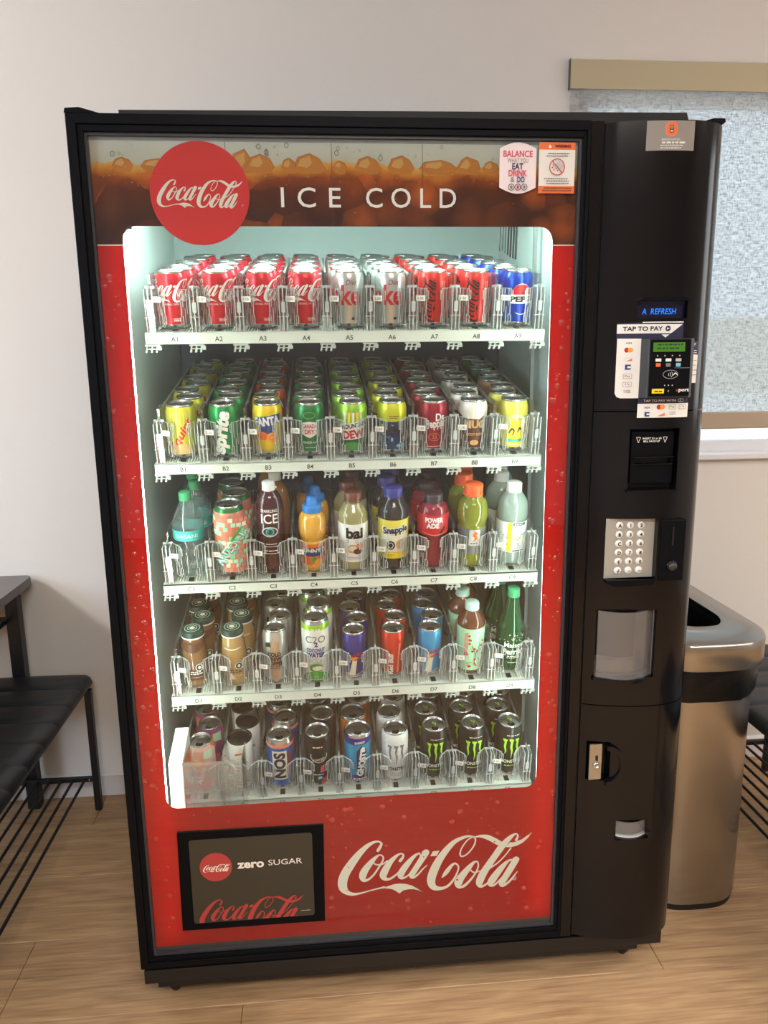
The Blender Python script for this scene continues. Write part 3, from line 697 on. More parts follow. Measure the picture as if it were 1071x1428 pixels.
p = Print(); p.rect(.8222, .8888, 1.7528, 1.7650, 'ink_orange'); p.rect(.8222, .8888, 1.6790, 1.6912, 'ink_orange'); p.p([(.8385, 1.7555), (.8450, 1.7555), (.8418, 1.7615)], 'ink_white'); p.t('WARNING', .8655, 1.7587, .0068, 'ink_black', bold=.03, width=.029)
p.lines(.8555, 1.7455, .046, 2, .0042, 'ink_black', .0013, 2); p.lines(.8555, 1.7030, .050, 3, .0042, 'ink_black', .0013, 4); p.lines(.8555, 1.6868, .056, 2, .0045, 'ink_black', .0013, 5)
p.ring(.8550, 1.7230, .0145, .0145, .0016, 'ink_red', 32); p.p([(.852, 1.7295), (.858, 1.7335), (.8665, 1.7235), (.860, 1.7185)], 'ink_greylight'); p.rib([(.8455, 1.7335, .0016), (.865, 1.7125, .0016)], 'ink_red')
for x, z in ((.846, 1.722), (.849, 1.718), (.8525, 1.7205), (.848, 1.7255), (.8555, 1.716)): p.rect(x-.0009, x+.0009, z-.0009, z+.0009, 'ink_black')
p.flat(.0112).build('sticker_print', st, mo)
vm(MB().box(.028, .900, .052, .056, .146, .420, 'dark_grey'), 'door_backlight_panel')  # unseen dark panel, added behind the lower film to cut its backlight
vm(MB().box(.076, .854, .052, .056, 1.645, 1.770, 'white_plastic'), 'door_backlight_panel')  # unseen white reflector, added to spread lamp light behind the cola band
# lamps inside the door, behind the film
vm(MB().box(.0605, .0725, .032, .046, .17, 1.69, 'led_white'), 'light_strip', label='vertical white light tube at the left of the window')
vm(MB().box(.8620, .8740, .032, .046, .17, 1.69, 'led_white'), 'light_strip', label='vertical white light tube at the right of the window')
vm(MB().box(.08, .85, .200, .225, 1.725, 1.740, 'led_soft'), 'light_strip', label='white light tube across the top')
vm(MB().box(.06, .87, .040, .048, 1.738, 1.746, 'led_band'), 'light_strip', label='white light strip behind the cola band')

# ------------------------------------------------------------------ selection column on the right
PRF = catmull([(.9395, 0), (.96, -.009), (.99, -.0175), (1.03, -.0245), (1.065, -.0265), (1.10, -.0245), (1.13, -.0165), (1.15, -.004), (1.165, .014), (1.173, .036), (1.175, .062)], 6)
def yp(x):
    for a, b in zip(PRF, PRF[1:]):
        if a[0] <= x <= b[0]: return a[1]+(b[1]-a[1])*(x-a[0])/max(1e-9, b[0]-a[0])
    return PRF[0][1] if x < PRF[0][0] else PRF[-1][1]
def colpiece(mb, z0, z1, x0=.9395, x1=1.175, mat='black_gloss', back=.09):
    pts = [(x0, yp(x0))]+[q for q in PRF if x0+1e-5 < q[0] < x1-1e-5]+[(x1, yp(x1))]
    poly = pts+[(x1, back), (x0, back)]
    n = len(poly); vs = [(x, y, z0) for x, y in poly]+[(x, y, z1) for x, y in poly]
    mb.add(vs, [tuple(range(n-1, -1, -1)), tuple(range(n, 2*n))], mat)
    k = len(pts)
    for i in range(n):
        mb.add([vs[i], vs[(i+1) % n], vs[n+(i+1) % n], vs[n+i]], [(0, 1, 2, 3)], mat) if i >= k-1 else None
    mb.add([(x, y, z) for x, y in pts for z in (z0, z1)], [(2*i, 2*i+2, 2*i+3, 2*i+1) for i in range(k-1)], mat, True)
L, Rr = .9395, 1.175
mb = MB(); colpiece(mb, 1.2835, 1.454); colpiece(mb, 1.454, 1.486, L, 1.0065); colpiece(mb, 1.454, 1.486, 1.1025, Rr); colpiece(mb, 1.486, 1.795)
vm(mb, 'column_upper_panel', sharp=35)
mb = MB(); colpiece(mb, .6785, .741)
for a, b, x0, x1 in ((.741, .885, .960, 1.0785), (.9505, 1.073, .9697, 1.0700), (1.131, 1.2494, 1.0055, 1.1020)):
    colpiece(mb, a, b, L, x0); colpiece(mb, a, b, x1, Rr)
for a, b in ((.885, .9505), (1.073, 1.131), (1.2494, 1.2815)): colpiece(mb, a, b)
vm(mb, 'column_middle_panel', sharp=35)
mb = MB()
for a, b in ((.1242, .378), (.416, .507), (.596, .6765)): colpiece(mb, a, b)
colpiece(mb, .378, .416, L, 1.0185); colpiece(mb, .378, .416, 1.0845, Rr)
colpiece(mb, .507, .596, L, .9525); colpiece(mb, .507, .596, 1.000, Rr)
vm(mb, 'column_lower_panel', sharp=35)
vm(MB().box(.9395, 1.17, .06, .075, .12, 1.79, 'black_matte'), 'column_back')
vm(MB().box(.9388, .9398, .004, .06, .118, 1.80, 'black_matte'), 'door_seam')
curve = lambda u, v, l: (u, yp(u)-l, v)
# message display
dsp = vm(MB().box(1.0070, 1.1020, -.012, .03, 1.454, 1.486, 'ink_navy'), 'message_display', label='blue lit message display')
pm('display_glass', (16, 18, 44), .12)
MB().box(1.0080, 1.1010, -.0135, -.012, 1.4555, 1.4790, 'display_glass').build('display_window', dsp, mo)
p = Print(); p.t('A  REFRESH', 1.0520, 1.4672, .0150, 'blue_digits', shear=.12, width=.066)
p.flat(-.0135).build('display_text', dsp, mo)
vm(MB().prism([(1.0045, 1.4855), (1.105, 1.4855), (1.095, 1.4915), (1.055, 1.4940), (1.0145, 1.4915)], 'y', -.0290, -.01, 'black_plastic'), 'display_hood')
# service sticker
p = Print(); p.rect(1.0065, 1.0930, 1.7440, 1.7935, 'film_grey'); p.e(1.0500, 1.7795, .0118, .0130, 'ink_orange', 36); p.ring(1.0500, 1.7795, .0118, .0130, .0018, 'ink_salmon', 36)
p.rect(1.0465, 1.0535, 1.7735, 1.7855, 'ink_brown'); p.ring(1.0500, 1.7820, .0026, .0020, .0007, 'ink_cream', 12); p.rect(1.0478, 1.0522, 1.7750, 1.7775, 'ink_cream')
p.t('SERVICE SUPPORT', 1.0495, 1.7622, .0036, 'ink_white', bold=.02, width=.034); p.lines(1.0495, 1.7555, .034, 1, .003, 'ink_white', .0030, 3); p.lines(1.0495, 1.7515, .046, 2, .0042, 'ink_white', .0016, 6)
vm(p.map(curve, .008, .0001, .0003), 'service_sticker', label='grey sticker with an orange round badge')
# tap to pay decals around the card reader
p = Print(); p.p([(.9725, 1.4185), (1.0965, 1.4175), (1.0955, 1.4478), (1.0178, 1.4478), (1.0175, 1.4462), (.9725, 1.4462)], 'ink_navy')
p.p([(.9725, 1.4272), (1.0717, 1.4268), (1.0938, 1.4432), (.9725, 1.4440)], 'paper'); p.rect(1.0178, 1.0954, 1.4462, 1.4480, 'paper')
p.p([(1.0534, 1.4248), (1.0612, 1.4190), (1.0685, 1.4248)], 'paper'); p.t('TAP TO PAY', 1.0190, 1.4356, .0108, 'ink_black', bold=.03, width=.073); p.e(1.0652, 1.4356, .0050, .0052, 'ink_navy', 20); p.p([(1.0630, 1.4334), (1.0682, 1.4356), (1.0630, 1.4378)], 'paper')
p.p([(.9735, 1.4180), (1.0165, 1.4175), (1.0165, 1.3075), (.9835, 1.3075), (.9770, 1.3100), (.9735, 1.3165)], 'paper')
def brands(p, x, zs, sc=1):
    v, mcd, cd, bl, ap, gp, am = zs
    p.t('VISA', x, v, .0052, 'ink_blue', bold=.02, shear=.2, width=.011*sc)
    p.e(x-.0032, mcd, .0046, .0046, 'ink_red', 20); p.e(x+.0032, mcd, .0046, .0046, 'ink_amber', 20)
    p.ring(x, cd, .0085, .0040, .0006, 'ink_greylight', 4, PI/4, 2*PI+PI/4); p.p([(x-.004, cd-.003), (x+.007, cd-.003), (x+.007, cd+.002)], 'ink_salmon')
    p.rect(x-.0052, x+.0052, bl-.0048, bl+.0048, 'ink_blue'); p.rect(x-.001, x+.0052, bl-.0018, bl+.0018, 'paper')
    for z, s_ in ((ap, 'Pay'), (gp, 'G Pay')):
        p.rect(x-.0078, x+.0078, z-.0044, z+.0044, 'ink_grey', .0015); p.rect(x-.0072, x+.0072, z-.0038, z+.0038, 'paper', .0012); p.t(s_, x, z, .0050, 'ink_black', width=.0095)
    p.lines(x, am, .013, 2, .003, 'ink_grey', .0011, 8)
brands(p, .9945, (1.4096, 1.3970, 1.3795, 1.3655, 1.3485, 1.3335, 1.3215))
p.rect(1.0150, 1.1150, 1.2970, 1.3078, 'ink_navy'); p.rect(1.0150, 1.1150, 1.2705, 1.2970, 'paper'); p.t('TAP TO PAY WITH', 1.0570, 1.3025, .0062, 'ink_white', bold=.01, width=.063); p.ring(1.0985, 1.3026, .006, .0036, .0008, 'ink_white', 18); p.rib([(1.0965, 1.3010, .0008), (1.0985, 1.3026, .0008), (1.0965, 1.3042, .0008)], 'ink_white')
p.t('VISA', 1.0330, 1.2897, .0050, 'ink_blue', bold=.02, shear=.2, width=.0105); p.e(1.0555, 1.2905, .0046, .0046, 'ink_red', 20); p.e(1.0620, 1.2905, .0046, .0046, 'ink_amber', 20)
for x, s_ in ((1.0820, 'Pay'), (1.1020, 'G Pay')): p.rect(x-.0070, x+.0070, 1.2862, 1.2945, 'ink_grey', .001); p.rect(x-.0064, x+.0064, 1.2868, 1.2939, 'paper', .001); p.t(s_, x, 1.2904, .0050, 'ink_black', width=.009)
p.rect(1.0285, 1.0375, 1.2730, 1.2815, 'ink_blue'); p.rect(1.0320, 1.0375, 1.2758, 1.2788, 'paper'); p.p([(1.053, 1.2735), (1.067, 1.2735), (1.067, 1.2800)], 'ink_salmon'); p.lines(1.082, 1.2800, .012, 2, .0034, 'ink_grey', .0011, 9)
p.p([(1.1115, 1.4130), (1.1290, 1.4115), (1.1290, 1.3870), (1.1130, 1.3880)], 'ink_navy'); p.p([(1.1130, 1.3880), (1.1290, 1.3870), (1.1280, 1.3345), (1.1140, 1.3350)], 'paper')
p.t('P', 1.1210, 1.4060, .008, 'ink_white'); p.lines(1.1210, 1.3940, .012, 2, .004, 'ink_white', .0014, 3); p.lines(1.1210, 1.376, .010, 4, .009, 'ink_grey', .0012, 4)
vm(p.map(curve, .008, .00012, .0003), 'payment_decals', label='white and navy tap to pay decals')
# card reader
mb = MB(); mb.prism([(1.0135, -.015), (1.0235, -.045), (1.1035, -.046), (1.1165, -.030), (1.1170, -.012), (1.0150, -.012)], 'z', 1.3085, 1.4170, 'dark_grey')
rdr = vm(mb, 'card_reader', label='dark grey card reader with a green screen', bevel=.0015)
MB().prism([(1.0265, 1.3120), (1.1030, 1.3120), (1.1005, 1.4150), (1.0240, 1.4150)], 'y', -.0490, -.0445, 'black_plastic').build('reader_face', rdr, mo, bevel=.001)
MB().box(1.0290, 1.0895, -.0500, -.0488, 1.3930, 1.4098, 'lcd_green').build('reader_screen', rdr, mo)
p = Print(); p.lines(1.0590, 1.4045, .050, 1, .0055, 'ink_dkgreen', .0026, 12); p.lines(1.0570, 1.3975, .046, 1, .0055, 'ink_dkgreen', .0030, 13)
p.flat(-.0500).build('screen_text', rdr, mo)
p = Print()
for x in (1.038, 1.052, 1.066, 1.080): p.e(x, 1.3858, .0014, .0014, 'ink_greylight', 10)
for x, c1, c2 in ((1.0395, 'ink_white', 'ink_orange'), (1.0585, 'ink_white', 'ink_grey'), (1.0775, 'ink_greylight', 'ink_sky')): p.rect(x-.0055, x+.0055, 1.3752, 1.3808, c1, .0008); p.rect(x-.0045, x+.0045, 1.3658, 1.3725, c2, .0008)
p.rect(1.0700, 1.1000, 1.3632, 1.3636, 'ink_greylight')
for k in range(3): p.ring(1.0605-.002+k*.0022, 1.3515, .0020+k*.0012, .0030+k*.0014, .0008, 'ink_white', 12, -PI/3, PI/3)
p.ring(1.0630, 1.3518, .0145, .0080, .0007, 'ink_greylight', 30); p.rib([(1.068, 1.3495, .0008), (1.072, 1.354, .0022), (1.077, 1.350, .0008)], 'ink_white')
for k in range(3): p.e(1.0530+k*.0072, 1.3318, .0012, .0012, 'ink_greylight', 10)
p.rect(1.0285, 1.0520, 1.3172, 1.3258, 'ink_yellow', .001); p.lines(1.0402, 1.3198, .016, 1, .002, 'ink_black', .0022, 5); p.e(1.0600, 1.3215, .0015, .0020, 'ink_grey', 10)
p.t('e', 1.0765, 1.3222, .0090, 'ink_red', bold=.02); p.t('port', 1.0895, 1.3222, .0090, 'ink_white', bold=.03, width=.020)
p.flat(-.0490).build('reader_print', rdr, mo)
# bill acceptor
mb = MB(); mb.box(1.0055, 1.1020, .004, .03, 1.131, 1.2494, 'black_matte')
bill = vm(mb, 'bill_acceptor', label='black bill acceptor with a wide slot')
mb = MB(); mb.box(1.0120, 1.0975, -.014, .004, 1.1940, 1.2430, 'black_plastic'); mb.box(1.0120, 1.0975, -.014, .004, 1.1420, 1.1800, 'black_plastic'); mb.box(1.0120, 1.0210, -.014, .004, 1.180, 1.194, 'black_plastic'); mb.box(1.0930, 1.0975, -.014, .004, 1.180, 1.194, 'black_plastic')
mb.box(1.0210, 1.0930, -.002, .004, 1.180, 1.194, 'black_matte'); mb.box(1.019, 1.097, -.0205, -.014, 1.1925, 1.1950, 'black_gloss'); mb.box(1.022, 1.097, -.0185, -.014, 1.1785, 1.1805, 'black_gloss')
mb.build('bill_mouth', bill, mo, bevel=.001)
p = Print()
for x in (1.0255, 1.0785):
    p.rib([(x-.004, 1.2320, .0009), (x+.004, 1.2320, .0009)], 'ink_white', 1); p.rib([(x-.004, 1.2320, .0009), (x, 1.2215, .0009)], 'ink_white', 1); p.rib([(x+.004, 1.2320, .0009), (x, 1.2215, .0009)], 'ink_white', 1)
p.t('INSERT $1 or $5', 1.0520, 1.2295, .0052, 'ink_white', bold=.02, width=.038); p.t('BILL FACE UP', 1.0515, 1.2243, .0048, 'ink_white', bold=.03, width=.033)
p.flat(-.014).build('bill_lettering', bill, mo)
vm(MB().prism([(1.0010, 1.1270), (1.1035, 1.1270), (1.1035, 1.1300), (1.0010, 1.1300)], 'y', -.0285, .0, 'black_gloss'), 'bill_ledge')
# keypad
kp = vm(MB().box(.9697, 1.0700, -.0130, .02, .9505, 1.0730, 'key_plate'), 'keypad', label='grey keypad plate with eighteen round white keys', bevel=.001)
keym = MB().lathe([(.0072, 0), (.0072, .0016), (.0064, .0026), (0, .0028)], 20, 'white_plastic').xf(Matrix.Rotation(PI/2, 4, 'X')).mesh('key')
rows = ('A12', 'B34', 'C56', 'D78', 'E90', 'F*-')
p = Print()
for i, rw in enumerate(rows):
    for j, ch in enumerate(rw):
        x = .9972+j*.0217; z = 1.0585-i*.01838
        link('key', keym, kp, loc=(x-mo.x, -.0130-mo.y, z-mo.z))
        if ch == '*': p.e(x, z, .0012, .0012, 'ink_black', 8)
        elif ch == '-': p.rib([(x-.004, z+.0006, .0009), (x-.001, z, .0012), (x+.004, z+.0004, .0009)], 'ink_grey')
        else: p.t(ch, x, z, .0098, 'ink_black', bold=.03)
p.flat(-.0158).build('key_lettering', kp, mo)
mb = MB(); mb.prism([(.9690, .9505), (1.0700, .9505), (1.0640, .9390), (.9900, .9375), (.9700, .9440)], 'y', -.0300, .0, 'black_plastic'); vm(mb, 'keypad_ledge', bevel=.001)
# coin slot block
cs = vm(MB().box(1.0760, 1.1265, -.0300, .0, .9465, 1.0705, 'black_plastic'), 'coin_panel', bevel=.002)
MB().box(1.0985, 1.1015, -.0312, -.0295, 1.0190, 1.0560, 'black_matte').build('coin_slot', cs, mo)
mb = MB().lathe([(.0085, 0), (.0085, .006), (.0065, .009), (0, .0095)], 20, 'dark_grey'); mb.xf(Matrix.Translation((1.1010, -.030, .977)) @ Matrix.Rotation(PI/2, 4, 'X')); mb.build('return_knob', cs, mo)
mb = MB().lathe([(.0115, 0), (.0115, .002), (.010, .0035), (.0085, .0035)], 20, 'black_gloss'); mb.xf(Matrix.Translation((1.1010, -.030, .977)) @ Matrix.Rotation(PI/2, 4, 'X')); mb.build('knob_collar', cs, mo)
# delivery bin with a curved clear flap
mb = MB(); mb.box(.960, 1.0785, .085, .089, .741, .885, 'pale_bin'); mb.box(.960, .9615, -.005, .086, .741, .885, 'pale_bin'); mb.box(1.077, 1.0785, -.015, .086, .741, .885, 'pale_bin'); mb.box(.9615, 1.077, -.012, .086, .741, .7440, 'pale_bin')
pm('pale_bin', (128, 120, 116), .5); db = vm(mb, 'delivery_bin', label='delivery bin behind a clear flap')
mb = MB(); n = 16; a = [(.9625+.1135*i/n, -.006-.030*math.sin(PI*(.08+.84*i/n))) for i in range(n+1)]; b = [(x, y+.002) for x, y in a]
mb.prism(a+b[::-1], 'z', .742, .884, 'bin_plastic', False); mb.prism([(x, y-.0025) for x, y in a]+[(x, y+.003) for x, y in b[::-1]], 'z', .742, .7475, 'bin_plastic')
mb.prism([(x, y+.012) for x, y in a]+[(x, y+.012) for x, y in b[::-1]], 'z', .752, .785, 'bin_plastic'); mb.box(1.0595, 1.0615, -.018, .03, .76, .882, 'bin_plastic')
mb.build('bin_flap', db, mo)
mb = MB(); a = [(.955+.127*i/n, -.010-.034*math.sin(PI*(.06+.88*i/n))) for i in range(n+1)]
mb.prism(a+[(1.082, .0), (.955, .0)], 'z', .7345, .7415, 'black_gloss'); vm(mb, 'bin_lip', bevel=.001)
# lock handle and coin cup
vm(MB().box(.9525, 1.0000, .010, .02, .507, .596, 'black_matte'), 'lock_recess')
lk = vm(MB().box(.9565, .9850, -.0150, .012, .5085, .5915, 'chrome'), 'lock_handle', label='chrome T-handle lock', bevel=.002)
mb = MB().lathe([(.0075, 0), (.0075, .003), (.0060, .004), (.0035, .004), (.0035, .002), (0, .002)], 18, 'alu'); mb.xf(Matrix.Translation((.9725, -.015, .5425)) @ Matrix.Rotation(PI/2, 4, 'X')); mb.build('lock_core', lk, mo)
MB().box(.9705, .9745, -.0172, -.015, .5540, .5640, 'alu_dark').build('key_way', lk, mo)
mb = MB(); n = 14; arc = [(.990+.041*math.sin(PI*i/n), .545+.046*math.cos(PI*i/n)) for i in range(n+1)]; inn = [(.990+.030*math.sin(PI*i/n), .545+.036*math.cos(PI*i/n)) for i in range(n+1)]
mb.prism(arc+inn[::-1], 'y', -.0275, -.012, 'black_gloss'); vm(mb, 'handle_cup', bevel=.001)
cup = vm(MB().box(1.0185, 1.0845, .03, .034, .378, .416, 'pale_bin').box(1.0185, 1.0845, -.02, .03, .378, .380, 'pale_bin'), 'coin_return', label='coin return cup with a clear rim')
mb = MB(); a = [(1.0190+.065*i/10, -.022-.010*math.sin(PI*i/10)) for i in range(11)]
mb.prism(a+[(x, y+.0018) for x, y in a[::-1]], 'z', .379, .413, 'bin_plastic'); mb.prism(a+[(x, y+.006) for x, y in a[::-1]], 'z', .3775, .3815, 'white_plastic'); mb.build('coin_flap', cup, mo)
mb = MB(); mb.prism([(1.0165, .373), (1.088, .373), (1.089, .392), (1.0855, .392), (1.0845, .3775), (1.0165, .3775)], 'y', -.037, -.02, 'black_gloss'); vm(mb, 'coin_return_lip', bevel=.001)

# ================================================================== SHELVES
TH = math.radians(11.5); PIT = .0870
SHZ = {'A': 1.4205, 'B': 1.1590, 'C': .9023, 'D': .6472, 'E': .3890}
RX = Matrix.Rotation(TH, 4, 'X')
def tray_mesh():
    mb = MB(); mb.box(-.4045, .4045, 0, .003, 0, .0225, 'shelf_white'); mb.box(-.4045, .4045, .003, .54, .012, .021, 'shelf_white')
    mb.box(-.4045, .4045, .0, .012, .0195, .0225, 'shelf_white')
    for i in range(9):
        for k in range(13):
            x = (i-4)*PIT-.033+k*.0055; mb.box(x-.0011, x+.0011, .012, .54, .021, .0238, 'shelf_white')
    for i in range(9):
        x = (i-4)*PIT; mb.box(x-.021, x+.021, -.0006, 0, .0185, .0208, 'rail_grey') if False else None
    return mb.mesh('shelf')
def retainer_mesh(sides=(-1, 1)):
    mb = MB(); c = 'clear_plastic'; e = 'clear_edge'
    mb.box(-.0085, .0085, .006, .0075, .0225, .085, c)
    for s in (-1, 1): mb.box(s*.0075-.0010, s*.0075+.0010, .0050, .030, .0225, .105, e)
    mb.box(-.0012, .0012, .004, .036, .0225, .112, e); mb.box(-.0030, .0030, .030, .075, .024, .130, c)
    mb.box(-.0110, .0110, .0052, .0062, .0510, .0525, e); mb.box(-.0100, .0100, .028, .0295, .104, .109, e); mb.box(-.004, .004, .0045, .006, .060, .080, e)
    for s in sides:
        x0, y0, x1, y1 = .0075, .036, .0275, .0165
        def slab(u0, u1, z0, z1, m, t=.0013):
            a = (x0+(x1-x0)*u0, y0+(y1-y0)*u0); b = (x0+(x1-x0)*u1, y0+(y1-y0)*u1)
            mb.prism([(s*a[0], a[1]), (s*b[0], b[1]), (s*(b[0]+t*.8), b[1]+t), (s*(a[0]+t*.8), a[1]+t)], 'z', z0, z1, m)
        slab(0, 1.0, .052, .102, c); slab(0, .86, .031, .052, c); slab(1.0, 1.16, .083, .098, c); slab(.86, 1.10, .037, .051, c)
        slab(0, 1.0, .1020, .1034, e); slab(0, .86, .0298, .031, e); slab(1.0, 1.16, .098, .0992, e); slab(1.0, 1.16, .082, .083, e); slab(.86, 1.10, .0358, .037, e); slab(.86, 1.0, .051, .0522, e)
        for u, z0, z1 in ((.15, .060, .102), (.30, .034, .078), (.48, .055, .102), (.66, .031, .066), (.82, .070, .102), (.86, .031, .052), (1.0, .052, .102), (1.16, .083, .098), (1.10, .037, .051)):
            x = x0+(x1-x0)*u; y = y0+(y1-y0)*u
            mb.box(s*x-.0006, s*x+.0006, y-.0016, y+.0006, z0, z1, e)
    return mb.mesh('retainer')
def divider_mesh():
    mb = MB(); mb.box(-.0008, .0008, .075, .535, .024, .120, 'clear_plastic'); mb.box(-.0022, .0022, .090, .535, .120, .1245, 'rail_grey'); return mb.mesh('lane_divider')
def clip_mesh():
    mb = MB(); mb.box(-.016, .014, .002, .010, -.0045, -.001, 'clip_white')
    for x in (-.013, -.003, .007): mb.add([(x, .002, -.0045), (x+.003, .002, -.0045), (x+.001, .002, -.017), (x-.003, .002, -.017), (x, .010, -.0045), (x+.003, .010, -.0045), (x+.001, .010, -.017), (x-.003, .010, -.017)],
        [(0, 1, 2, 3), (4, 7, 6, 5), (0, 4, 5, 1), (1, 5, 6, 2), (2, 6, 7, 3), (3, 7, 4, 0)], 'clip_white')
    mb.box(-.013, .010, .0015, .0030, -.0105, -.0085, 'clip_white'); mb.box(.010, .016, .002, .010, -.012, -.0045, 'clip_white'); return mb.mesh('shelf_clip')
m, nt, out = newmat('clip_white')
_d = nt.nodes.new('ShaderNodeBsdfPrincipled'); _d.inputs['Base Color'].default_value = rgb((214, 222, 216)); _d.inputs['Roughness'].default_value = .2; _d.inputs['Alpha'].default_value = .62
nt.links.new(_d.outputs[0], out.inputs[0])
TM, RM, DM, CM = tray_mesh(), retainer_mesh(), divider_mesh(), clip_mesh(); RL, RR = retainer_mesh((1,)), retainer_mesh((-1,))
def tag_mesh():
    mb = MB(); mb.box(-.0095, .0095, -.0008, 0, -.0055, .0055, 'paper'); p = Print(); p.t('1.50', .0005, 0, .0072, 'ink_grey', bold=.02); mb.join(p.flat(-.0008)); return mb.mesh('price_tag')
GM = tag_mesh()
SM = MB().box(-.0055, .0055, .010, .026, .0240, .0252, 'black_matte').mesh('lane_stop')
for row, z in SHZ.items():
    sh = link('shelf', TM, VM, 'white ribbed shelf '+row, loc=Vector((.4785, .15, z))-mo, rot=(TH, 0, 0))
    for i in range(10):
        x = (i-4.5)*PIT
        link('retainer', RL if i == 0 else RR if i == 9 else RM, sh, loc=(x, 0, 0)); link('lane_divider', DM, sh, loc=(x, 0, 0)); link('shelf_clip', CM, sh, loc=(x, 0, 0))
        if i < 9:
            link('price_tag', GM, sh, loc=(x+.0145, .0085, .0855), rot=(0, 0, math.radians(-14)))
            link('lane_stop', SM, sh, loc=(x+PIT/2, 0, 0))
    for i in range(9): Print().t(row+str(i+1), (i-4)*PIT, .0100, .0132, 'ink_black', bold=.01).flat(0).build('lane_number', sh)
# product picker cup parked at the lower left
mb = MB(); c = 'clear_cup'
mb.box(.109, .230, .046, .0478, .400, .567, c); mb.box(.109, .1105, .048, .125, .400, .567, c); mb.box(.2285, .230, .048, .125, .400, .567, c); mb.box(.109, .230, .048, .125, .400, .403, c)
mb.box(.126, .176, .050, .0515, .567, .600, c); mb.box(.109, .230, .0445, .0465, .560, .567, c); mb.box(.186, .192, .046, .120, .40, .567, c)
pk = vm(mb, 'picker_cup', label='clear delivery cup parked at the bottom left of the window')
mb = MB(); mb.box(.0790, .1080, .046, .125, .400, .567, 'white_plastic'); mb.add([(.0790, .046, .567), (.1080, .046, .567), (.1080, .140, .600), (.0790, .140, .600), (.0790, .140, .56), (.1080, .140, .56)], [(0, 1, 2, 3), (0, 3, 4), (1, 5, 2), (2, 5, 4, 3)], 'white_plastic')
mb.build('cup_bracket', pk, mo, bevel=.001)

# ================================================================== DRINKS
NSEG = 28
ORD = ['at the front', 'second from the front', 'third from the front', 'fourth from the front', 'fifth from the front', 'sixth from the front', 'seventh from the front', 'eighth from the front']
def can_meshes(name, r, h, bands, prints, lid='alu', neck=.0285, straight=False):
    """bands: [(top fraction of the body, material)]"""
    rn = r*.86 if not straight else r*.95
    zs = [0.004, .0075]; z_sh = h-(.017 if not straight else .009); z_n = h-.0045
    prof = [(0, .005), (r*.72, .004), (r*.77, .0), (r*.82, .0)]; mats = ['alu']*3
    prof.append((r*.97, .0065)); mats.append('alu'); prof.append((r, .0105)); mats.append('alu')
    cur = .0105
    for top, mt in bands:
        zt = .0105+(z_n-.0105)*top
        for zz_ in ([z_sh] if cur < z_sh-1e-5 < zt-1e-5 else [])+[zt]:
            rr = r if zz_ <= z_sh+1e-6 else r+(rn-r)*((zz_-z_sh)/(z_n-z_sh))**1.3
            if zz_ > z_sh+1e-6 and zz_-z_sh > .006:
                zm = (max(cur, z_sh)+zz_)/2; prof.append((r+(rn-r)*((zm-z_sh)/(z_n-z_sh))**1.3, zm)); mats.append(mt)
            prof.append((rr, zz_)); mats.append(mt); cur = zz_
    body = MB().lathe(prof, NSEG, mats).mesh('body')
    lp = [(rn, z_n), (rn*1.02, h-.0022), (rn*1.02, h-.0008), (rn*.97, h), (rn*.92, h-.0008), (rn*.89, h-.0042), (rn*.84, h-.0050), (rn*.80, h-.0034), (0, h-.0034)]
    lm = MB().lathe(lp, NSEG, lid)
    lm.prism([(-.0045+.009*(i in (1, 2)), 0) for i in range(0)] or rrect(-.0058, .0058, -.011, .006, .005, 4), 'z', h-.0033, h-.0018, lid)
    lm.prism([(.011*math.cos(q*PI/8)*.8, -.0135+.0075*math.sin(q*PI/8)) for q in range(16)], 'z', h-.0035, h-.0030, 'alu_dark' if lid == 'alu' else lid)
    meshes = [('body', body, None), ('lid', lm.mesh('lid'), None)]
    if prints is not None: meshes.append(('printed_label', prints.wrap(r).mesh('printed_label'), None))
    return meshes
def bottle_meshes(prof, liq, cap=None, sleeve=None, prints=None, pr=None, ring_=None):
    pr_ = catmull(prof, 4) if len(prof) > 3 else prof
    pr_ = [(max(0, a), b) for a, b in pr_]; pr_[0] = (0, prof[0][1]); pr_[-1] = (prof[-1][0], prof[-1][1])
    ms = [('bottle_body', MB().lathe(pr_, NSEG, liq).mesh('bottle_body'), None)]
    if cap:
        rc, z0, z1, mt = cap[:4]
        cb = MB()
        vs = []; n = 36
        cb.lathe([(rc, z0), (rc, z1-.002), (rc-.002, z1), (0, z1)], n, mt)
        if len(cap) > 4: cb.lathe([(rc*1.03, z0-.0035), (rc*1.03, z0)], n, cap[4])
        else:
            cb.lathe([(rc*1.04, z0-.003), (rc*1.04, z0-.0006), (rc*.96, z0)], n, mt)
            for i in range(n): q = 2*PI*i/n; cb.box(-.0006, .0006, -.0004, .0004, z0, z1-.003, mt) if False else None
        ms.append(('cap', cb.mesh('cap'), None))
    if sleeve:
        z0, z1, rs, mt = sleeve; rs2 = rs if not isinstance(rs, tuple) else rs
        if isinstance(rs, tuple): ms.append(('label_sleeve', MB().lathe([(rs[0], z0), ((rs[0]+rs[1])/2, (z0+z1)/2), (rs[1], z1)], NSEG, mt).mesh('label_sleeve'), None))
        else: ms.append(('label_sleeve', MB().lathe([(rs, z0), (rs, z1)], NSEG, mt).mesh('label_sleeve'), None))
    if prints is not None: ms.append(('printed_label', prints.wrap(pr).mesh('printed_label'), None))
    return ms
def put(name, cat, desc, lane, x, n, meshes, group, dy=0):
    row = lane[0]; base = Vector((.4785, .15, SHZ[row]))
    loc = base + (RX @ Vector((x, .057+dy, .0240)))
    t = thing(name, '%s, %s of lane %s' % (desc, ORD[n], lane), cat, loc, (TH, 0, 0), group)
    for nm, me, lb in meshes: link(nm, me, t)
    return t
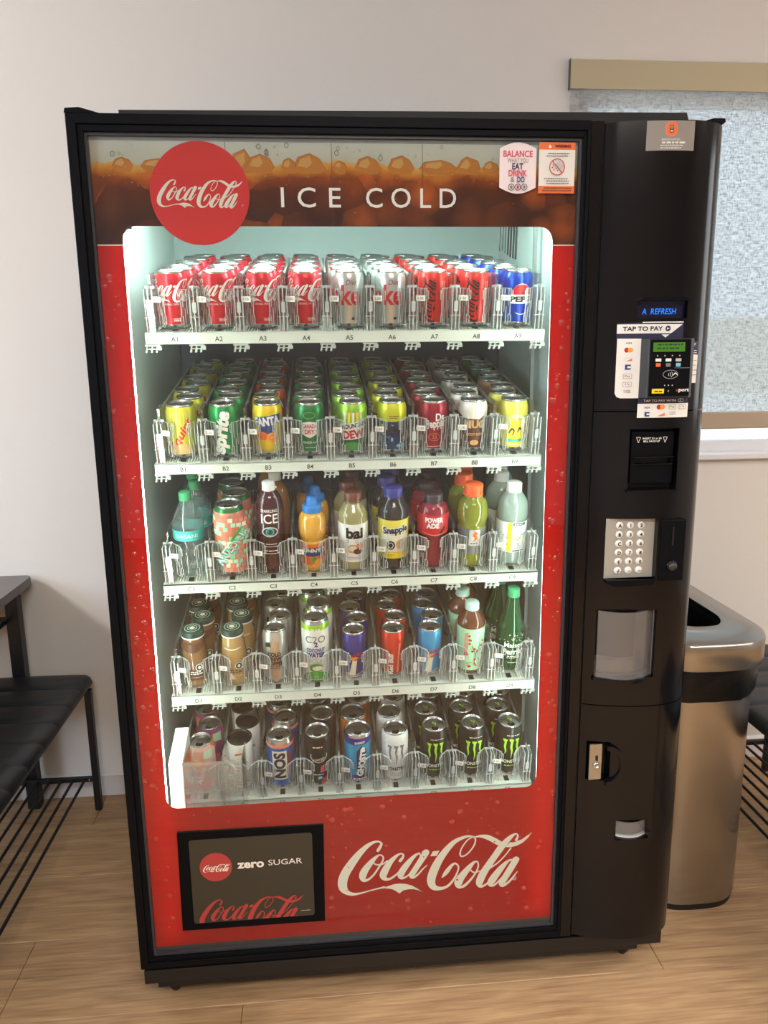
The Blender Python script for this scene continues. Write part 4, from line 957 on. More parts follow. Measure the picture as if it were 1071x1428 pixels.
OFF = dict(A=(-.0055, -.0026, -.0004, .0006, .0024, .0013, .0025, .0045, .0073), B=(-.0035, -.0034, .0004, .0006, .0045, .0016, .0025, .0018, .0035),
           C=(-.0031, -.0017, -.0027, 0, .0007, .0014, .0019, .0021, .0049), D=(-.0076, -.0089, -.004, -.0014, -.003, -.0022, -.0049, .0023, .0078), E=(-.0067, -.0058, -.0028, -.0041, .0009, .0002, .0044, .0076, .0081))
def lane(code, name, cat, descs, kinds, r, count, meshsets):
    """meshsets[kinds[n]] is used for the n-th drink from the front"""
    i = int(code[1])-1; x0 = (i-4)*PIT+OFF[code[0]][i]
    xc = (i-4)*PIT; room = PIT/2-.0022-r
    amp = min(.0075, room); s = -1 if x0 < xc+1e-4 else 1
    if code in ('A3', 'A4', 'B3', 'B4'): amp = min(amp, .005)
    dyv = 0
    for n in range(count):
        x = x0 if n == 0 else xc + (amp if (n % 2) ^ (s > 0) else -amp)*(1 if n % 2 else 1)
        if n:
            dx = abs(x-px); dyv += math.sqrt(max(1e-6, (2*r+.0008)**2-dx*dx))
        px = x
        k = kinds[min(n, len(kinds)-1)]
        put(name, cat, descs[k], code, x, n, meshsets[k], 'drinks in lane '+code, dyv)
CR_, CH = .0310, .1125
def coke():
    p = Print(); p.logo(-.0590, .0540, .1400, 'ink_white'); p.t('ORIGINAL TASTE', .001, .0500, .0052, 'ink_white', width=.030); p.lines(.0095, .0210, .014, 3, .0022, 'ink_white', .0011, 3)
    return can_meshes('cola', CR_, CH, [(1, 'can_red')], p)
mset = [coke()]
for i in range(4): lane('A%d' % (i+1), 'cola_can', 'can', ['red cola can with white script'], [0], CR_, 8, mset)
p = Print(); p.t('Coke', -.0250, .0660, .0540, 'ink_red', bold=.03, width=.096); p.t('Diet', .0040, .0905, .0140, 'ink_maroon', shear=.3, width=.022); p.rect(.004, .010, .017, .022, 'ink_black'); p.lines(.015, .0205, .006, 2, .003, 'ink_black', .001, 4)
p.rect(-.012, -.0115, .012, .042, 'ink_greylight'); p.rect(.012, .0125, .024, .042, 'ink_greylight')
ms = [can_meshes('diet', CR_, CH, [(1, 'can_silver')], p)]
for i in (5, 6): lane('A%d' % i, 'diet_cola_can', 'can', ['silver diet cola can with red lettering'], [0], CR_, 8, ms)
p = Print(); p.logo(.0020, .0105, .0900, 'ink_black', rot=PI/2); p.rect(.0145, .0180, .012, .092, 'ink_salmon'); p.rect(.0200, .0212, .012, .092, 'ink_cream'); p.t('ZERO SUGAR', -.026, .05, .008, 'ink_black', rot=PI/2, width=.05)
ms = [can_meshes('zero', CR_, CH, [(1, 'can_zero')], p)]
for i in (7, 8): lane('A%d' % i, 'zero_sugar_cola_can', 'can', ['red zero sugar cola can with black script'], [0], CR_, 8, ms)
p = Print(); u, v = .0020, .0560; p.e(u, v, .0230, .0310, 'ink_white', 40); p.p([(u+.0215*math.cos(q), v+.0090+.0205*math.sin(q)) for q in [PI*i/20 for i in range(21)]], 'ink_red')
p.p([(u+.0215*math.cos(q), v-.0090+.0205*math.sin(q)) for q in [PI+PI*i/20 for i in range(21)]], 'can_blue'); p.rect(u-.0235, u+.0235, v-.0085, v+.0085, 'ink_white'); p.t('PEPSI', u, v, .0145, 'ink_black', bold=.05, width=.046)
lane('A9', 'blue_cola_can', 'can', ['blue cola can with red white and blue globe'], [0], CR_, 8, [can_meshes('pepsi', CR_, CH, [(1, 'can_blue')], p)])
# row B
p = Print(); p.t('Squirt', .003, .050, .0235, 'ink_red', rot=math.radians(58), bold=.03, shear=.25, width=.078); p.p([(-.022, .012), (.022, .012), (.024, .022), (.006, .034), (-.020, .028)], 'ink_tan')
for k in range(9): p.rect(-.03+k*.0065, -.0295+k*.0065, .07, .098, 'ink_cream')
lane('B1', 'citrus_soda_can', 'can', ['yellow citrus soda can with slanted orange lettering'], [0], CR_, 8, [can_meshes('squirt', CR_, CH, [(.45, 'can_lemon'), (1, 'can_lemon')], p)])
p = Print(); p.t('sprite', .0000, .054, .036, 'ink_white', rot=math.radians(80), bold=.05, shear=.15, width=.092)
lane('B2', 'lemon_lime_soda_can', 'can', ['green lemon-lime soda can with upright white lettering'], [0], CR_, 8, [can_meshes('sprite', CR_, CH, [(1, 'can_green')], p)])
p = Print(); p.p([(-.030, .0640), (.030, .0720), (.030, .0920), (-.026, .0850)], 'ink_blue'); p.p([(-.018, .048), (.016, .052), (.016, .072), (-.018, .066)], 'ink_blue'); p.t('FANTA', 0, .0770, .0240, 'ink_white', rot=.10, bold=.05, width=.055)
p.e(-.010, .046, .011, .009, 'ink_orange'); p.e(.010, .042, .012, .011, 'ink_amber'); p.ring(.010, .042, .007, .006, .002, 'ink_orange'); p.lines(-.002, .0155, .030, 2, .003, 'ink_grey', .001, 4)
s1 = can_meshes('fanta', CR_, CH, [(1, 'can_yellow')], p); s2 = can_meshes('fanta_orange', CR_, CH, [(1, 'can_orange')], p)
lane('B3', 'fruit_soda_can', 'can', ['yellow fruit soda can with a blue band', 'orange fruit soda can'], [0, 0, 1], CR_, 8, [s1, s2])
p = Print(); p.p([(-.016, .072), (0, .075), (.016, .072), (.0165, .048), (.008, .043), (0, .0395), (-.008, .043), (-.0165, .048)], 'ink_white'); p.t('CANADA', .0, .0650, .0125, 'ink_red', bold=.03, width=.031); p.t('DRY', .0, .0530, .0125, 'ink_red', bold=.03, width=.020)
p.t('GINGER ALE', .0, .0300, .0070, 'ink_white', width=.029); p.lines(0, .018, .022, 1, .002, 'ink_cream', .0012, 3); p.ring(0, .088, .012, .007, .0008, 'ink_lime')
lane('B4', 'ginger_ale_can', 'can', ['dark green ginger ale can with a white shield'], [0], CR_, 8, [can_meshes('ginger', CR_, CH, [(1, 'can_ginger')], p)])
p = Print()
for k in (-2, -1, 0, 1, 2): p.p([(k*.0095-.0018, .066), (k*.0095+.0018, .066), (k*.0080+.0030, .092), (k*.0080-.0030, .092)], 'ink_cream' if k % 2 == 0 else 'ink_yellow')
p.p([(-.032, .050), (.032, .062), (.032, .076), (-.032, .066)], 'ink_white'); p.t('MOUNTAIN', .002, .0645, .0125, 'ink_dkgreen', rot=.17, bold=.04, width=.056); p.p([(-.024, .032), (.026, .038), (.026, .062), (-.024, .053)], 'ink_white'); p.t('DEW', .001, .0460, .0230, 'ink_red', rot=.13, bold=.05, width=.046)
p.p([(-.02, .012), (.02, .012), (.016, .026), (.006, .020), (0, .030), (-.008, .020), (-.016, .027)], 'ink_green')
lane('B5', 'green_soda_can', 'can', ['lime and green soda can with red block lettering'], [0], CR_, 8, [can_meshes('dew', CR_, CH, [(.42, 'can_dkgreen'), (.60, 'can_lime'), (1, 'can_lime')], p)])
p = Print(); rd = random.Random(9)
for k in range(26): a = rd.uniform(-.03, .03); b = rd.uniform(.010, .070); p.e(a, b, rd.uniform(.002, .006), rd.uniform(.002, .005), rd.choice(('ink_sky', 'ink_lime', 'ink_navy', 'ink_blue', 'ink_teal')), 9)
p.p([(-.022, .046), (.024, .058), (.024, .066), (-.020, .056)], 'ink_navy'); p.t('Brisk', .001, .0580, .0200, 'ink_black', rot=.25, bold=.04, shear=.3, width=.046); p.t('ICED TEA', .005, .0440, .0105, 'ink_black', rot=.25, bold=.04, width=.034); p.lines(0, .083, .016, 2, .004, 'ink_black', .0016, 8)
lane('B6', 'iced_tea_can', 'can', ['yellow topped iced tea can with blue splash pattern'], [0], CR_, 8, [can_meshes('brisk', CR_, CH, [(.62, 'can_navy'), (1, 'can_citron')], p)])
p = Print(); p.t('Dr', .0120, .0790, .0220, 'ink_white', bold=.03, width=.020); p.t('Pepper', .004, .0630, .0240, 'ink_white', bold=.03, rot=.10, width=.045); p.ring(0, .036, .0125, .0085, .0010, 'ink_salmon'); p.t('23', 0, .036, .0110, 'ink_salmon'); p.lines(0, .0150, .030, 1, .002, 'ink_cream', .0012, 4)
lane('B7', 'maroon_soda_can', 'can', ['dark red soda can with white lettering'], [0], CR_, 8, [can_meshes('pepper', CR_, CH, [(1, 'can_maroon')], p)])
p = Print(); p.p([(-.036, .082), (-.028, .076), (-.020, .080), (-.012, .074), (.0, .079), (.010, .073), (.020, .079), (.030, .072), (.036, .080), (.036, .090), (-.036, .090)], 'can_foam'); p.t('MUG', 0, .0620, .0230, 'ink_tan', bold=.05, width=.046); p.e(0, .044, .013, .010, 'ink_brown'); p.t('ROOT BEER', 0, .0400, .0075, 'ink_tan', bold=.02, width=.034); p.e(0, .022, .009, .006, 'ink_tan')
lane('B8', 'root_beer_can', 'can', ['brown root beer can with a white foam top'], [0], CR_, 8, [can_meshes('mug', CR_, CH, [(.74, 'can_brown'), (1, 'can_foam')], p)])
p = Print(); p.rect(-.013, .012, .010, .066, 'ink_yellow'); p.rib([(-.014, .040, .002), (-.008, .050, .004), (-.003, .046, .003), (-.006, .036, .002)], 'ink_navy'); p.rib([(.004, .042, .002), (.009, .052, .004), (.012, .047, .002)], 'ink_navy'); p.lines(0, .078, .024, 2, .004, 'ink_cream', .003, 6); p.rect(-.018, .016, .022, .028, 'ink_teal'); p.rect(-.018, .016, .016, .018, 'ink_cream')
s1 = can_meshes('lemon', CR_, CH, [(1, 'can_paleyellow')], p); s2 = can_meshes('lemon2', CR_, CH, [(1, 'can_coffee')], p); s3 = can_meshes('lemon3', CR_, CH, [(1, 'can_ginger')], p)
lane('B9', 'lemonade_can', 'can', ['pale yellow lemonade can with blue squiggles', 'tan soda can', 'green soda can'], [0, 0, 1, 1, 2], CR_, 8, [s1, s2, s3])
# row C: bottles
p = Print(); p.t('DASANI', 0, .0975, .0125, 'ink_white', width=.048)
b = bottle_meshes([(0, .003), (.022, 0), (.029, .004), (.0315, .012), (.0300, .022), (.0318, .032), (.0300, .044), (.0318, .056), (.0300, .068), (.0325, .082), (.0325, .112), (.0300, .128), (.0200, .152), (.0115, .168), (.0115, .176)], 'clear_bottle', (.0125, .172, .187, 'cap_green'), (.086, .109, .0330, 'ink_teal'), p, .0333)
lane('C1', 'water_bottle', 'bottle', ['clear water bottle with a teal label'], [0], .0330, 3, [b])
p = Print(); rd = random.Random(4)
for i in range(11):
    for j in range(12): p.rect(-.048+i*.0088+(.0044 if j % 2 else 0), -.0402+i*.0088+(.0044 if j % 2 else 0), .014+j*.0105, .0236+j*.0105, rd.choice(('ink_salmon', 'ink_salmon', 'ink_mint', 'ink_cream', 'ink_salmon')))
p.t('ARIZONA', .003, .075, .019, 'ink_cream', rot=math.radians(62), bold=.06, width=.090); p.t('ARIZONA', .0038, .0745, .019, 'ink_teal', rot=math.radians(62), bold=.01, width=.090); p.rib([(.004, .09, .004), (.014, .11, .005), (.022, .12, .003)], 'ink_green')
lane('C2', 'tall_iced_tea_can', 'can', ['tall pink and mint patterned iced tea can'], [0], .0325, 3, [can_meshes('ariz', .0325, .160, [(.06, 'can_cyan'), (.94, 'can_pinkteal'), (1, 'can_ginger')], p)])
p = Print(); p.t('SPARKLING', 0, .1490, .0095, 'ink_white', bold=.02, width=.036); p.t('ICE', 0, .1310, .0300, 'ink_white', bold=.01, width=.036); p.ring(0, .1010, .0175, .0115, .0028, 'ink_greylight'); p.e(0, .1010, .0090, .0085, 'ink_teal', 20); p.e(0, .1010, .0060, .0060, 'ink_black', 20)
p.lines(0, .0720, .020, 1, .003, 'ink_white', .0016, 3); p.rect(-.015, .015, .0665, .0675, 'ink_white'); p.lines(0, .0560, .030, 1, .003, 'ink_white', .0022, 5); p.rect(-.018, .018, .050, .0512, 'ink_white')
b = bottle_meshes([(0, .003), (.020, 0), (.0275, .005), (.0300, .016), (.0300, .060), (.0300, .120), (.0295, .150), (.0240, .172), (.0145, .186), (.0115, .192), (.0115, .197)], 'liq_cherry', (.0135, .190, .206, 'cap_white'), None, p, .0302)
lane('C3', 'sparkling_water_bottle', 'bottle', ['dark cherry sparkling water bottle with a white cap', 'amber sparkling water bottle with a white cap'], [0, 1], .0302, 3, [b, bottle_meshes([(0, .003), (.020, 0), (.0275, .005), (.0300, .016), (.0300, .060), (.0300, .120), (.0295, .150), (.0240, .172), (.0145, .186), (.0115, .192), (.0115, .197)], 'liq_amberback', (.0135, .190, .206, 'cap_white'))])
p = Print(); p.p([(-.026, .0440), (.026, .0440), (.026, .0600), (-.026, .0580)], 'ink_navy'); p.t('SUNNY D', .001, .0520, .0145, 'ink_white', bold=.05, width=.058); p.e(-.002, .0440, .024, .005, 'ink_blue'); p.e(.002, .031, .006, .006, 'ink_green'); p.e(.012, .024, .010, .009, 'ink_amber'); p.lines(-.006, .094, .022, 1, .003, 'ink_brown', .0015, 7); p.ring(.008, .098, .016, .016, .0010, 'ink_amber')
b = bottle_meshes([(0, .003), (.018, 0), (.0255, .004), (.0275, .014), (.0250, .019), (.0275, .024), (.0275, .066), (.0255, .072), (.0295, .086), (.0300, .105), (.0285, .122), (.0240, .132), (.0180, .136), (.0165, .140)], 'liq_orange', None, (.0200, .0660, .0280, 'ink_orange'), p, .0283)
cb = MB().lathe([(.0205, .136), (.0205, .149), (.018, .1515), (.0125, .1530), (.0110, .1640), (.0085, .1690), (0, .1690)], 32, 'cap_blue'); b.append(('cap', cb.mesh('cap'), None))
lane('C4', 'orange_drink_bottle', 'bottle', ['orange drink bottle with a blue sports cap'], [0], .0305, 3, [b])
p = Print(); p.t('bai', .002, .0930, .0330, 'ink_black', bold=.04, width=.038); p.lines(.001, .0800, .030, 1, .002, 'ink_black', .0022, 4); p.e(-.002, .0560, .013, .010, 'ink_tan'); p.e(-.002, .057, .009, .006, 'ink_cream'); p.e(.013, .062, .008, .008, 'ink_salmon'); p.e(.009, .050, .010, .007, 'ink_brown'); p.lines(0, .0360, .036, 2, .004, 'ink_grey', .0012, 4); p.ring(-.014, .0745, .0035, .0035, .0008, 'ink_grey', 12); p.ring(.006, .0740, .0035, .0035, .0008, 'ink_grey', 12)
b = bottle_meshes([(0, .003), (.022, 0), (.0300, .005), (.0325, .016), (.0325, .050), (.0325, .115), (.0310, .132), (.0215, .148), (.0170, .156), (.0165, .164)], 'liq_coconut', (.0190, .160, .178, 'cap_brown'), (.0240, .1130, .0329, 'ink_white'), p, .0332)
lane('C5', 'coconut_drink_bottle', 'bottle', ['pale coconut drink bottle with brown cap'], [0], .0332, 3, [b])
p = Print(); p.rect(-.034, .034, .0460, .0860, 'ink_cream'); p.t('Snapple', .003, .0960, .0215, 'ink_white', rot=.10, bold=.11, width=.062); p.t('Snapple', .003, .0960, .0210, 'ink_navy', rot=.10, bold=.05, width=.058); p.e(-.008, .0620, .0095, .0105, 'ink_navy'); p.ring(-.008, .062, .006, .007, .0014, 'ink_cream', 16); p.e(.013, .0640, .0095, .0115, 'ink_tan'); p.rect(-.030, .030, .0340, .0440, 'ink_yellow'); p.lines(-.010, .0390, .014, 2, .003, 'ink_black', .0012, 3)
b = bottle_meshes([(0, .003), (.022, 0), (.0310, .005), (.0335, .015), (.0335, .060), (.0335, .124), (.0310, .140), (.0205, .158), (.0170, .166), (.0165, .172)], 'liq_tea', (.0200, .1690, .1860, 'cap_navy'), (.0300, .1200, .0339, 'ink_lemon'), p, .0342)
lane('C6', 'juice_tea_bottle', 'bottle', ['yellow labelled tea bottle with dark blue cap'], [0], .0342, 3, [b])
p = Print(); p.t('POWER', -.002, .1180, .0150, 'ink_white', bold=.05, width=.040); p.t('ADE', -.005, .1050, .0150, 'ink_white', bold=.05, width=.028); p.p([(.010, .080), (.024, .098), (.024, .104), (.010, .088)], 'ink_black'); p.rib([(-.030, .090, .001), (0, .083, .003), (.030, .090, .001)], 'ink_salmon')
b = bottle_meshes([(0, .003), (.020, 0), (.0270, .004), (.0310, .016), (.0270, .030), (.0265, .050), (.0270, .068), (.0325, .082), (.0340, .100), (.0335, .124), (.0290, .142), (.0200, .150), (.0190, .158)], 'liq_red', (.0200, .1520, .1690, 'cap_dark'), (.0820, .1300, (.0340, .0345), 'ink_red'), p, .0349)
lane('C7', 'sports_drink_bottle', 'bottle', ['red sports drink bottle with a red label'], [0], .0347, 3, [b])
p = Print(); p.rect(-.011, .013, .0540, .0920, 'ink_greylight', .003); p.p([(.000, .090), (.009, .083), (.004, .079), (.009, .072), (-.004, .062), (.001, .073), (-.004, .077)], 'ink_orange'); p.lines(0, .059, .016, 1, .003, 'ink_black', .002, 3)
b = bottle_meshes([(0, .003), (.020, 0), (.0290, .004), (.0330, .016), (.0310, .030), (.0305, .070), (.0325, .090), (.0310, .098), (.0345, .112), (.0345, .130), (.0300, .148), (.0200, .160), (.0185, .168)], 'liq_lime', (.0205, .1660, .1880, 'cap_orange'), (.0330, .0930, (.0315, .0330), 'ink_grey'), p, .0334)
lane('C8', 'lime_sports_drink_bottle', 'bottle', ['lime sports drink bottle with an orange cap'], [0], .0348, 3, [b])
p = Print(); p.rect(-.0165, -.0070, .0370, .1050, 'ink_yellow'); p.rect(-.0050, .0240, .0990, .1050, 'ink_navy'); p.lines(.008, .1010, .022, 1, .003, 'ink_white', .002, 3); p.lines(.008, .088, .022, 3, .006, 'ink_greylight', .002, 4); p.rect(-.004, .018, .066, .0685, 'ink_yellow'); p.lines(.008, .055, .020, 3, .005, 'ink_grey', .0016, 5); p.rect(-.004, .022, .038, .041, 'ink_navy')
b = bottle_meshes([(0, .003), (.021, 0), (.0300, .005), (.0335, .016), (.0335, .060), (.0335, .105), (.0345, .112), (.0345, .126), (.0310, .148), (.0190, .166), (.0145, .172), (.0140, .178)], 'liq_pale', (.0165, .1720, .1890, 'cap_white'), (.0350, .1060, .0339, 'ink_white'), p, .0342)
lane('C9', 'vitamin_water_bottle', 'bottle', ['pale vitamin water bottle with yellow striped label'], [0], .0347, 3, [b])
# row D
def frap(liq, band):
    p = Print()
    if band: p.p([(-.028, .112), (.028, .112), (.026, .100), (.012, .092), (0, .089), (-.012, .092), (-.026, .100)], 'ink_brown'); p.p([(-.030, .020), (.030, .020), (.030, .050), (.012, .040), (-.012, .052), (-.030, .060)], 'ink_brown')
    else: p.rib([(-.020, .098, .001), (0, .094, .004), (.020, .098, .001)], 'ink_cream'); p.p([(-.010, .018), (.003, .018), (-.008, .040)], 'ink_cream')
    p.e(.012, .0520, .0075, .0085, 'ink_dkgreen', 24); p.ring(.012, .0520, .0082, .0092, .0012, 'ink_white', 24); p.e(.012, .052, .003, .004, 'ink_white', 12); p.lines(.003, .0400, .022, 2, .005, 'ink_white' if band else 'ink_brown', .0026, 7); p.rect(-.008, .018, .0270, .0278, 'ink_cream')
    b = bottle_meshes([(0, .003), (.022, 0), (.0275, .005), (.0285, .014), (.0285, .055), (.0280, .075), (.0250, .100), (.0222, .118), (.0220, .126)], liq, (.0242, .1240, .1370, 'cap_dkgreen', 'cap_white'), None, p, .0287)
    q = Print(); q.ring(0, 0, .017, .017, .0012, 'ink_white'); q.e(0, 0, .006, .006, 'ink_white', 9); q.ring(0, 0, .011, .011, .002, 'ink_mint', 18)
    b.append(('cap_emblem', q.map(lambda u, v, l: (u, v, .1370+l), None, .0001, .0003).mesh('cap_emblem'), None)); return b
lane('D1', 'coffee_drink_bottle', 'bottle', ['mocha coffee bottle with dark green cap'], [0], .0287, 4, [frap('liq_mocha', True)])
lane('D2', 'vanilla_coffee_bottle', 'bottle', ['creamy tan coffee bottle with dark green cap'], [0], .0287, 4, [frap('liq_vanilla', False)])
p = Print(); p.rect(-.010, .010, .012, .108, 'ink_latte'); p.p([(-.010, .012), (.010, .012), (0, .004)], 'ink_latte'); p.t('COLD', -.002, .0760, .0135, 'ink_black', bold=.05, width=.030); p.t('BREW', -.001, .0645, .0135, 'ink_black', bold=.05, width=.031); p.t('COFFEE', -.001, .0530, .0130, 'ink_black', bold=.05, width=.036); p.lines(0, .044, .024, 2, .005, 'ink_black', .0018, 4); p.p([(-.022, .094), (-.008, .096), (-.010, .108), (-.020, .106)], 'ink_black')
lane('D3', 'cold_brew_coffee_can', 'can', ['silver and tan cold brew coffee can'], [0], .0272, 4, [can_meshes('brew', .0272, .134, [(1, 'can_silver')], p)])
p = Print(); p.t('PULP', .001, .1355, .0085, 'ink_white', bold=.04, width=.020); p.t('C2O', 0, .1120, .0240, 'ink_grey', bold=.01, width=.046); p.t('2', .001, .0995, .0150, 'ink_blue', bold=.05); p.t('COCONUT', 0, .0850, .0125, 'ink_blue', bold=.04, width=.042); p.t('WATER', 0, .0725, .0155, 'ink_blue', bold=.05, width=.043); p.t('WITH', 0, .0625, .0050, 'ink_grey'); p.t('PULP', 0, .0550, .0120, 'ink_greylight', bold=.04, width=.030)
p.e(0, .0390, .0150, .0110, 'ink_green'); p.e(.003, .0380, .0115, .0060, 'ink_cream'); p.p([(-.032, .006), (.032, .006), (.028, .020), (.012, .029), (-.012, .029), (-.028, .020)], 'ink_green'); p.ring(0, .0150, .006, .004, .0008, 'ink_cream', 4, PI/4, 2*PI+PI/4); p.lines(0, .008, .030, 1, .002, 'ink_cream', .0014, 5)
lane('D4', 'coconut_water_can', 'can', ['white and green coconut water can'], [0], .0310, 4, [can_meshes('c2o', .0310, .157, [(.87, 'can_white'), (.96, 'can_lime'), (1, 'alu')], p)])
def bull(body, bl, txt=True, name='bull'):
    p = Print()
    if body != 'can_edition':
        p.p([(-.012, .012), (.002, .012), (.006, .052), (-.004, .052)], 'ink_cream'); p.e(.000, .0550, .0095, .0052, 'ink_amber'); p.t('Red Bull', .004, .0640, .0110, 'ink_red', rot=.16, bold=.03, width=.036); p.rib([(.0, .05, .003), (.012, .056, .004), (.020, .052, .002)], 'ink_red')
        p.rib([(-.02, .016, .0012), (0, .0120, .0012), (.02, .018, .0012)], 'ink_white'); p.lines(.004, .0080, .026, 1, .002, 'ink_white', .0014, 3)
    else:
        p.t('Red Bull', -.006, .036, .0150, 'ink_white', rot=PI/2, bold=.03, width=.052); p.p([(.012, .088), (.017, .088), (.012, .014), (.007, .014)], 'ink_salmon')
    return can_meshes(name, .0258, .1195, [(1, body)], p, straight=True)
lane('D5', 'energy_drink_can', 'can', ['slim blue and silver energy drink can'], [0], .0258, 4, [bull('can_purpleblue', 0)])
lane('D6', 'red_energy_drink_can', 'can', ['slim red energy drink can'], [0], .0258, 4, [bull('can_edition', 0)])
lane('D7', 'sky_blue_energy_drink_can', 'can', ['slim sky blue energy drink can'], [0], .0258, 4, [bull('can_skyblue', 0)])
p = Print(); p.rib([(.004, .028, .0012), (.006, .055, .0016), (-.002, .080, .0012)], 'ink_brown'); p.rib([(.006, .055, .0012), (.015, .075, .001), (.016, .100, .0008)], 'ink_brown'); rd = random.Random(21)
for k in range(20): p.e(rd.uniform(-.014, .024), rd.uniform(.022, .112), .0030, .0026, 'ink_red', 7)
p.t('ARIZONA', -.0150, .0880, .0110, 'ink_salmon', rot=PI/2, bold=.05, width=.052); p.e(-.014, .058, .005, .007, 'ink_red', 12); p.lines(-.012, .036, .010, 3, .004, 'ink_red', .0018, 4)
b = bottle_meshes([(0, .003), (.020, 0), (.0285, .005), (.0312, .016), (.0312, .060), (.0312, .118), (.0300, .134), (.0190, .152), (.0135, .160), (.0130, .166)], 'liq_greentea', (.0155, .1620, .1760, 'cap_mint'), (.0140, .1210, .0316, 'ink_mint'), p, .0319)
lane('D8', 'green_tea_bottle', 'bottle', ['green tea bottle with blossom label and pale cap'], [0], .0319, 3, [b])
p = Print(); p.t('Maison', .002, .0760, .0165, 'ink_white', bold=.02, width=.046); p.t('Perrier', .002, .0590, .0200, 'ink_white', bold=.03, width=.050); p.lines(0, .046, .030, 2, .004, 'ink_cream', .0018, 5); p.rect(-.010, .010, .030, .031, 'ink_cream'); rd = random.Random(2)
for k in range(40): p.e(rd.uniform(-.035, .035), rd.uniform(.085, .106), .0008, .0008, 'ink_cream', 6)
b = bottle_meshes([(0, .003), (.016, 0), (.0240, .006), (.0300, .030), (.0325, .056), (.0320, .086), (.0285, .112), (.0200, .145), (.0140, .175), (.0120, .192), (.0120, .198)], 'glass_green', (.0138, .1900, .2070, 'cap_green'), None, p, .0328)
lane('D9', 'sparkling_mineral_bottle', 'bottle', ['green mineral water bottle'], [0], .0328, 3, [b])
# row E: tall cans
ER, EH = .0310, .1395
p = Print(); p.p([(-.024, .070), (.006, .066), (.018, .095), (.018, .118), (-.024, .118)], 'ink_orange'); p.p([(.008, .098), (.030, .092), (.030, .118), (.010, .118)], 'ink_mint'); p.p([(-.020, .012), (.020, .012), (.022, .060), (-.020, .066)], 'ink_pink'); p.t('Alani', .0, .050, .016, 'ink_cream', rot=math.radians(75), bold=.02, width=.05); p.e(-.006, .088, .008, .010, 'ink_amber', 12)
lane('E1', 'fruity_energy_can', 'can', ['orange and pink fruity energy drink can', 'purple and pink energy drink can'], [0, 1], .0295, 3, [can_meshes('alani', .0295, .1300, [(1, 'can_pinkteal')], p), can_meshes('alani2', .0295, .1300, [(1, 'can_purplepink')], p)])
p = Print(); p.p([(-.012, .100), (.008, .103), (.010, .108), (-.008, .106)], 'ink_orange'); p.t('CELSIUS', .002, .0790, .0095, 'ink_black', bold=.02, width=.030); p.lines(.001, .064, .026, 2, .008, 'ink_salmon', .0045, 6); p.lines(.001, .044, .028, 3, .006, 'ink_greylight', .0022, 4); p.lines(0, .024, .028, 2, .006, 'ink_grey', .0024, 3)
lane('E2', 'white_energy_can', 'can', ['white slim energy drink can with a black lid'], [0], .0285, 3, [can_meshes('celsius', .0285, .1325, [(1, 'can_white')], p, lid='can_black', straight=True)])
p = Print(); p.rect(-.018, .016, .028, .108, 'ink_cream'); p.t('NOS', -.001, .068, .034, 'ink_navy', rot=PI/2, bold=.05, width=.072); p.p([(.018, .04), (.026, .04), (.026, .11), (.016, .1)], 'ink_maroon')
lane('E3', 'blue_energy_can', 'can', ['blue energy drink can with white sideways lettering'], [0], ER, 3, [can_meshes('nos', ER, .1370, [(.86, 'can_nos'), (.92, 'ink_salmon'), (1, 'alu')], p)])
p = Print(); p.ring(.002, .088, .020, .018, .0022, 'ink_greylight', 20, PI*.9, PI*2.1); p.t('energy', .002, .078, .0110, 'ink_cream', rot=.2, shear=.3, width=.030); p.p([(.004, .042), (.014, .042), (.014, .064), (.006, .058)], 'ink_pink'); p.lines(.0, .112, .024, 1, .003, 'ink_cream', .0030, 3); p.lines(.0, .0350, .026, 1, .003, 'ink_cream', .0026, 5); p.p([(.006, .012), (.020, .014), (.022, .028), (.010, .024)], 'ink_red'); p.p([(.0, .022), (.010, .026), (.006, .032), (-.002, .030)], 'ink_sky')
lane('E4', 'black_energy_can', 'can', ['black energy drink can with a white script ring'], [0], ER, 3, [can_meshes('rip', ER, .1400, [(1, 'can_black')], p)])
p = Print(); p.p([(-.004, .018), (.018, .018), (.020, .096), (.008, .112), (-.004, .096)], 'ink_navy'); p.t('GHOST', .0075, .0580, .0200, 'ink_white', rot=math.radians(82), bold=.06, width=.066); p.p([(.004, .092), (.016, .092), (.015, .104), (.010, .108), (.005, .102)], 'ink_white'); p.t('ENERGY', .004, .1200, .0080, 'ink_white', rot=.08, bold=.03, width=.024); p.lines(0, .017, .030, 2, .004, 'ink_white', .0022, 6)
lane('E5', 'cyan_energy_can', 'can', ['light blue and violet energy drink can', 'orange energy drink can'], [0, 1], ER, 3, [can_meshes('ghost', ER, .1390, [(.14, 'can_violet'), (.83, 'can_cyan'), (.97, 'can_violet'), (1, 'alu')], p, straight=True), can_meshes('ghost2', ER, .1390, [(.97, 'can_tangerine'), (1, 'alu')], p, straight=True)])
def claw(p, col):
    for k, (x, l) in enumerate(((-.0135, .040), (.0010, .052), (.0150, .046))):
        p.rib([(x-.003, .1040, .0060), (x, .0980, .0048), (x-.001, .0850, .0046), (x+.0012, .0720, .0034), (x-.0005, .104-l, .0008)], col)
        p.p([(x-.0065, .107), (x+.005, .105), (x+.003, .1), (x-.005, .1)], col)
p = Print(); claw(p, 'ink_grey'); p.t('MONSTER', 0, .0400, .0125, 'ink_black', width=.046, bold=.03); p.lines(0, .026, .034, 2, .006, 'ink_greylight', .0025, 3); rd = random.Random(8)
for k in range(60): p.e(rd.uniform(-.035, .035), rd.uniform(.015, .12), .0014, .0010, 'ink_greylight', 6)
lane('E6', 'white_claw_mark_energy_can', 'can', ['white energy drink can with a grey claw mark'], [0], ER, 3, [can_meshes('ultra', ER, .1360, [(1, 'can_white')], p)])
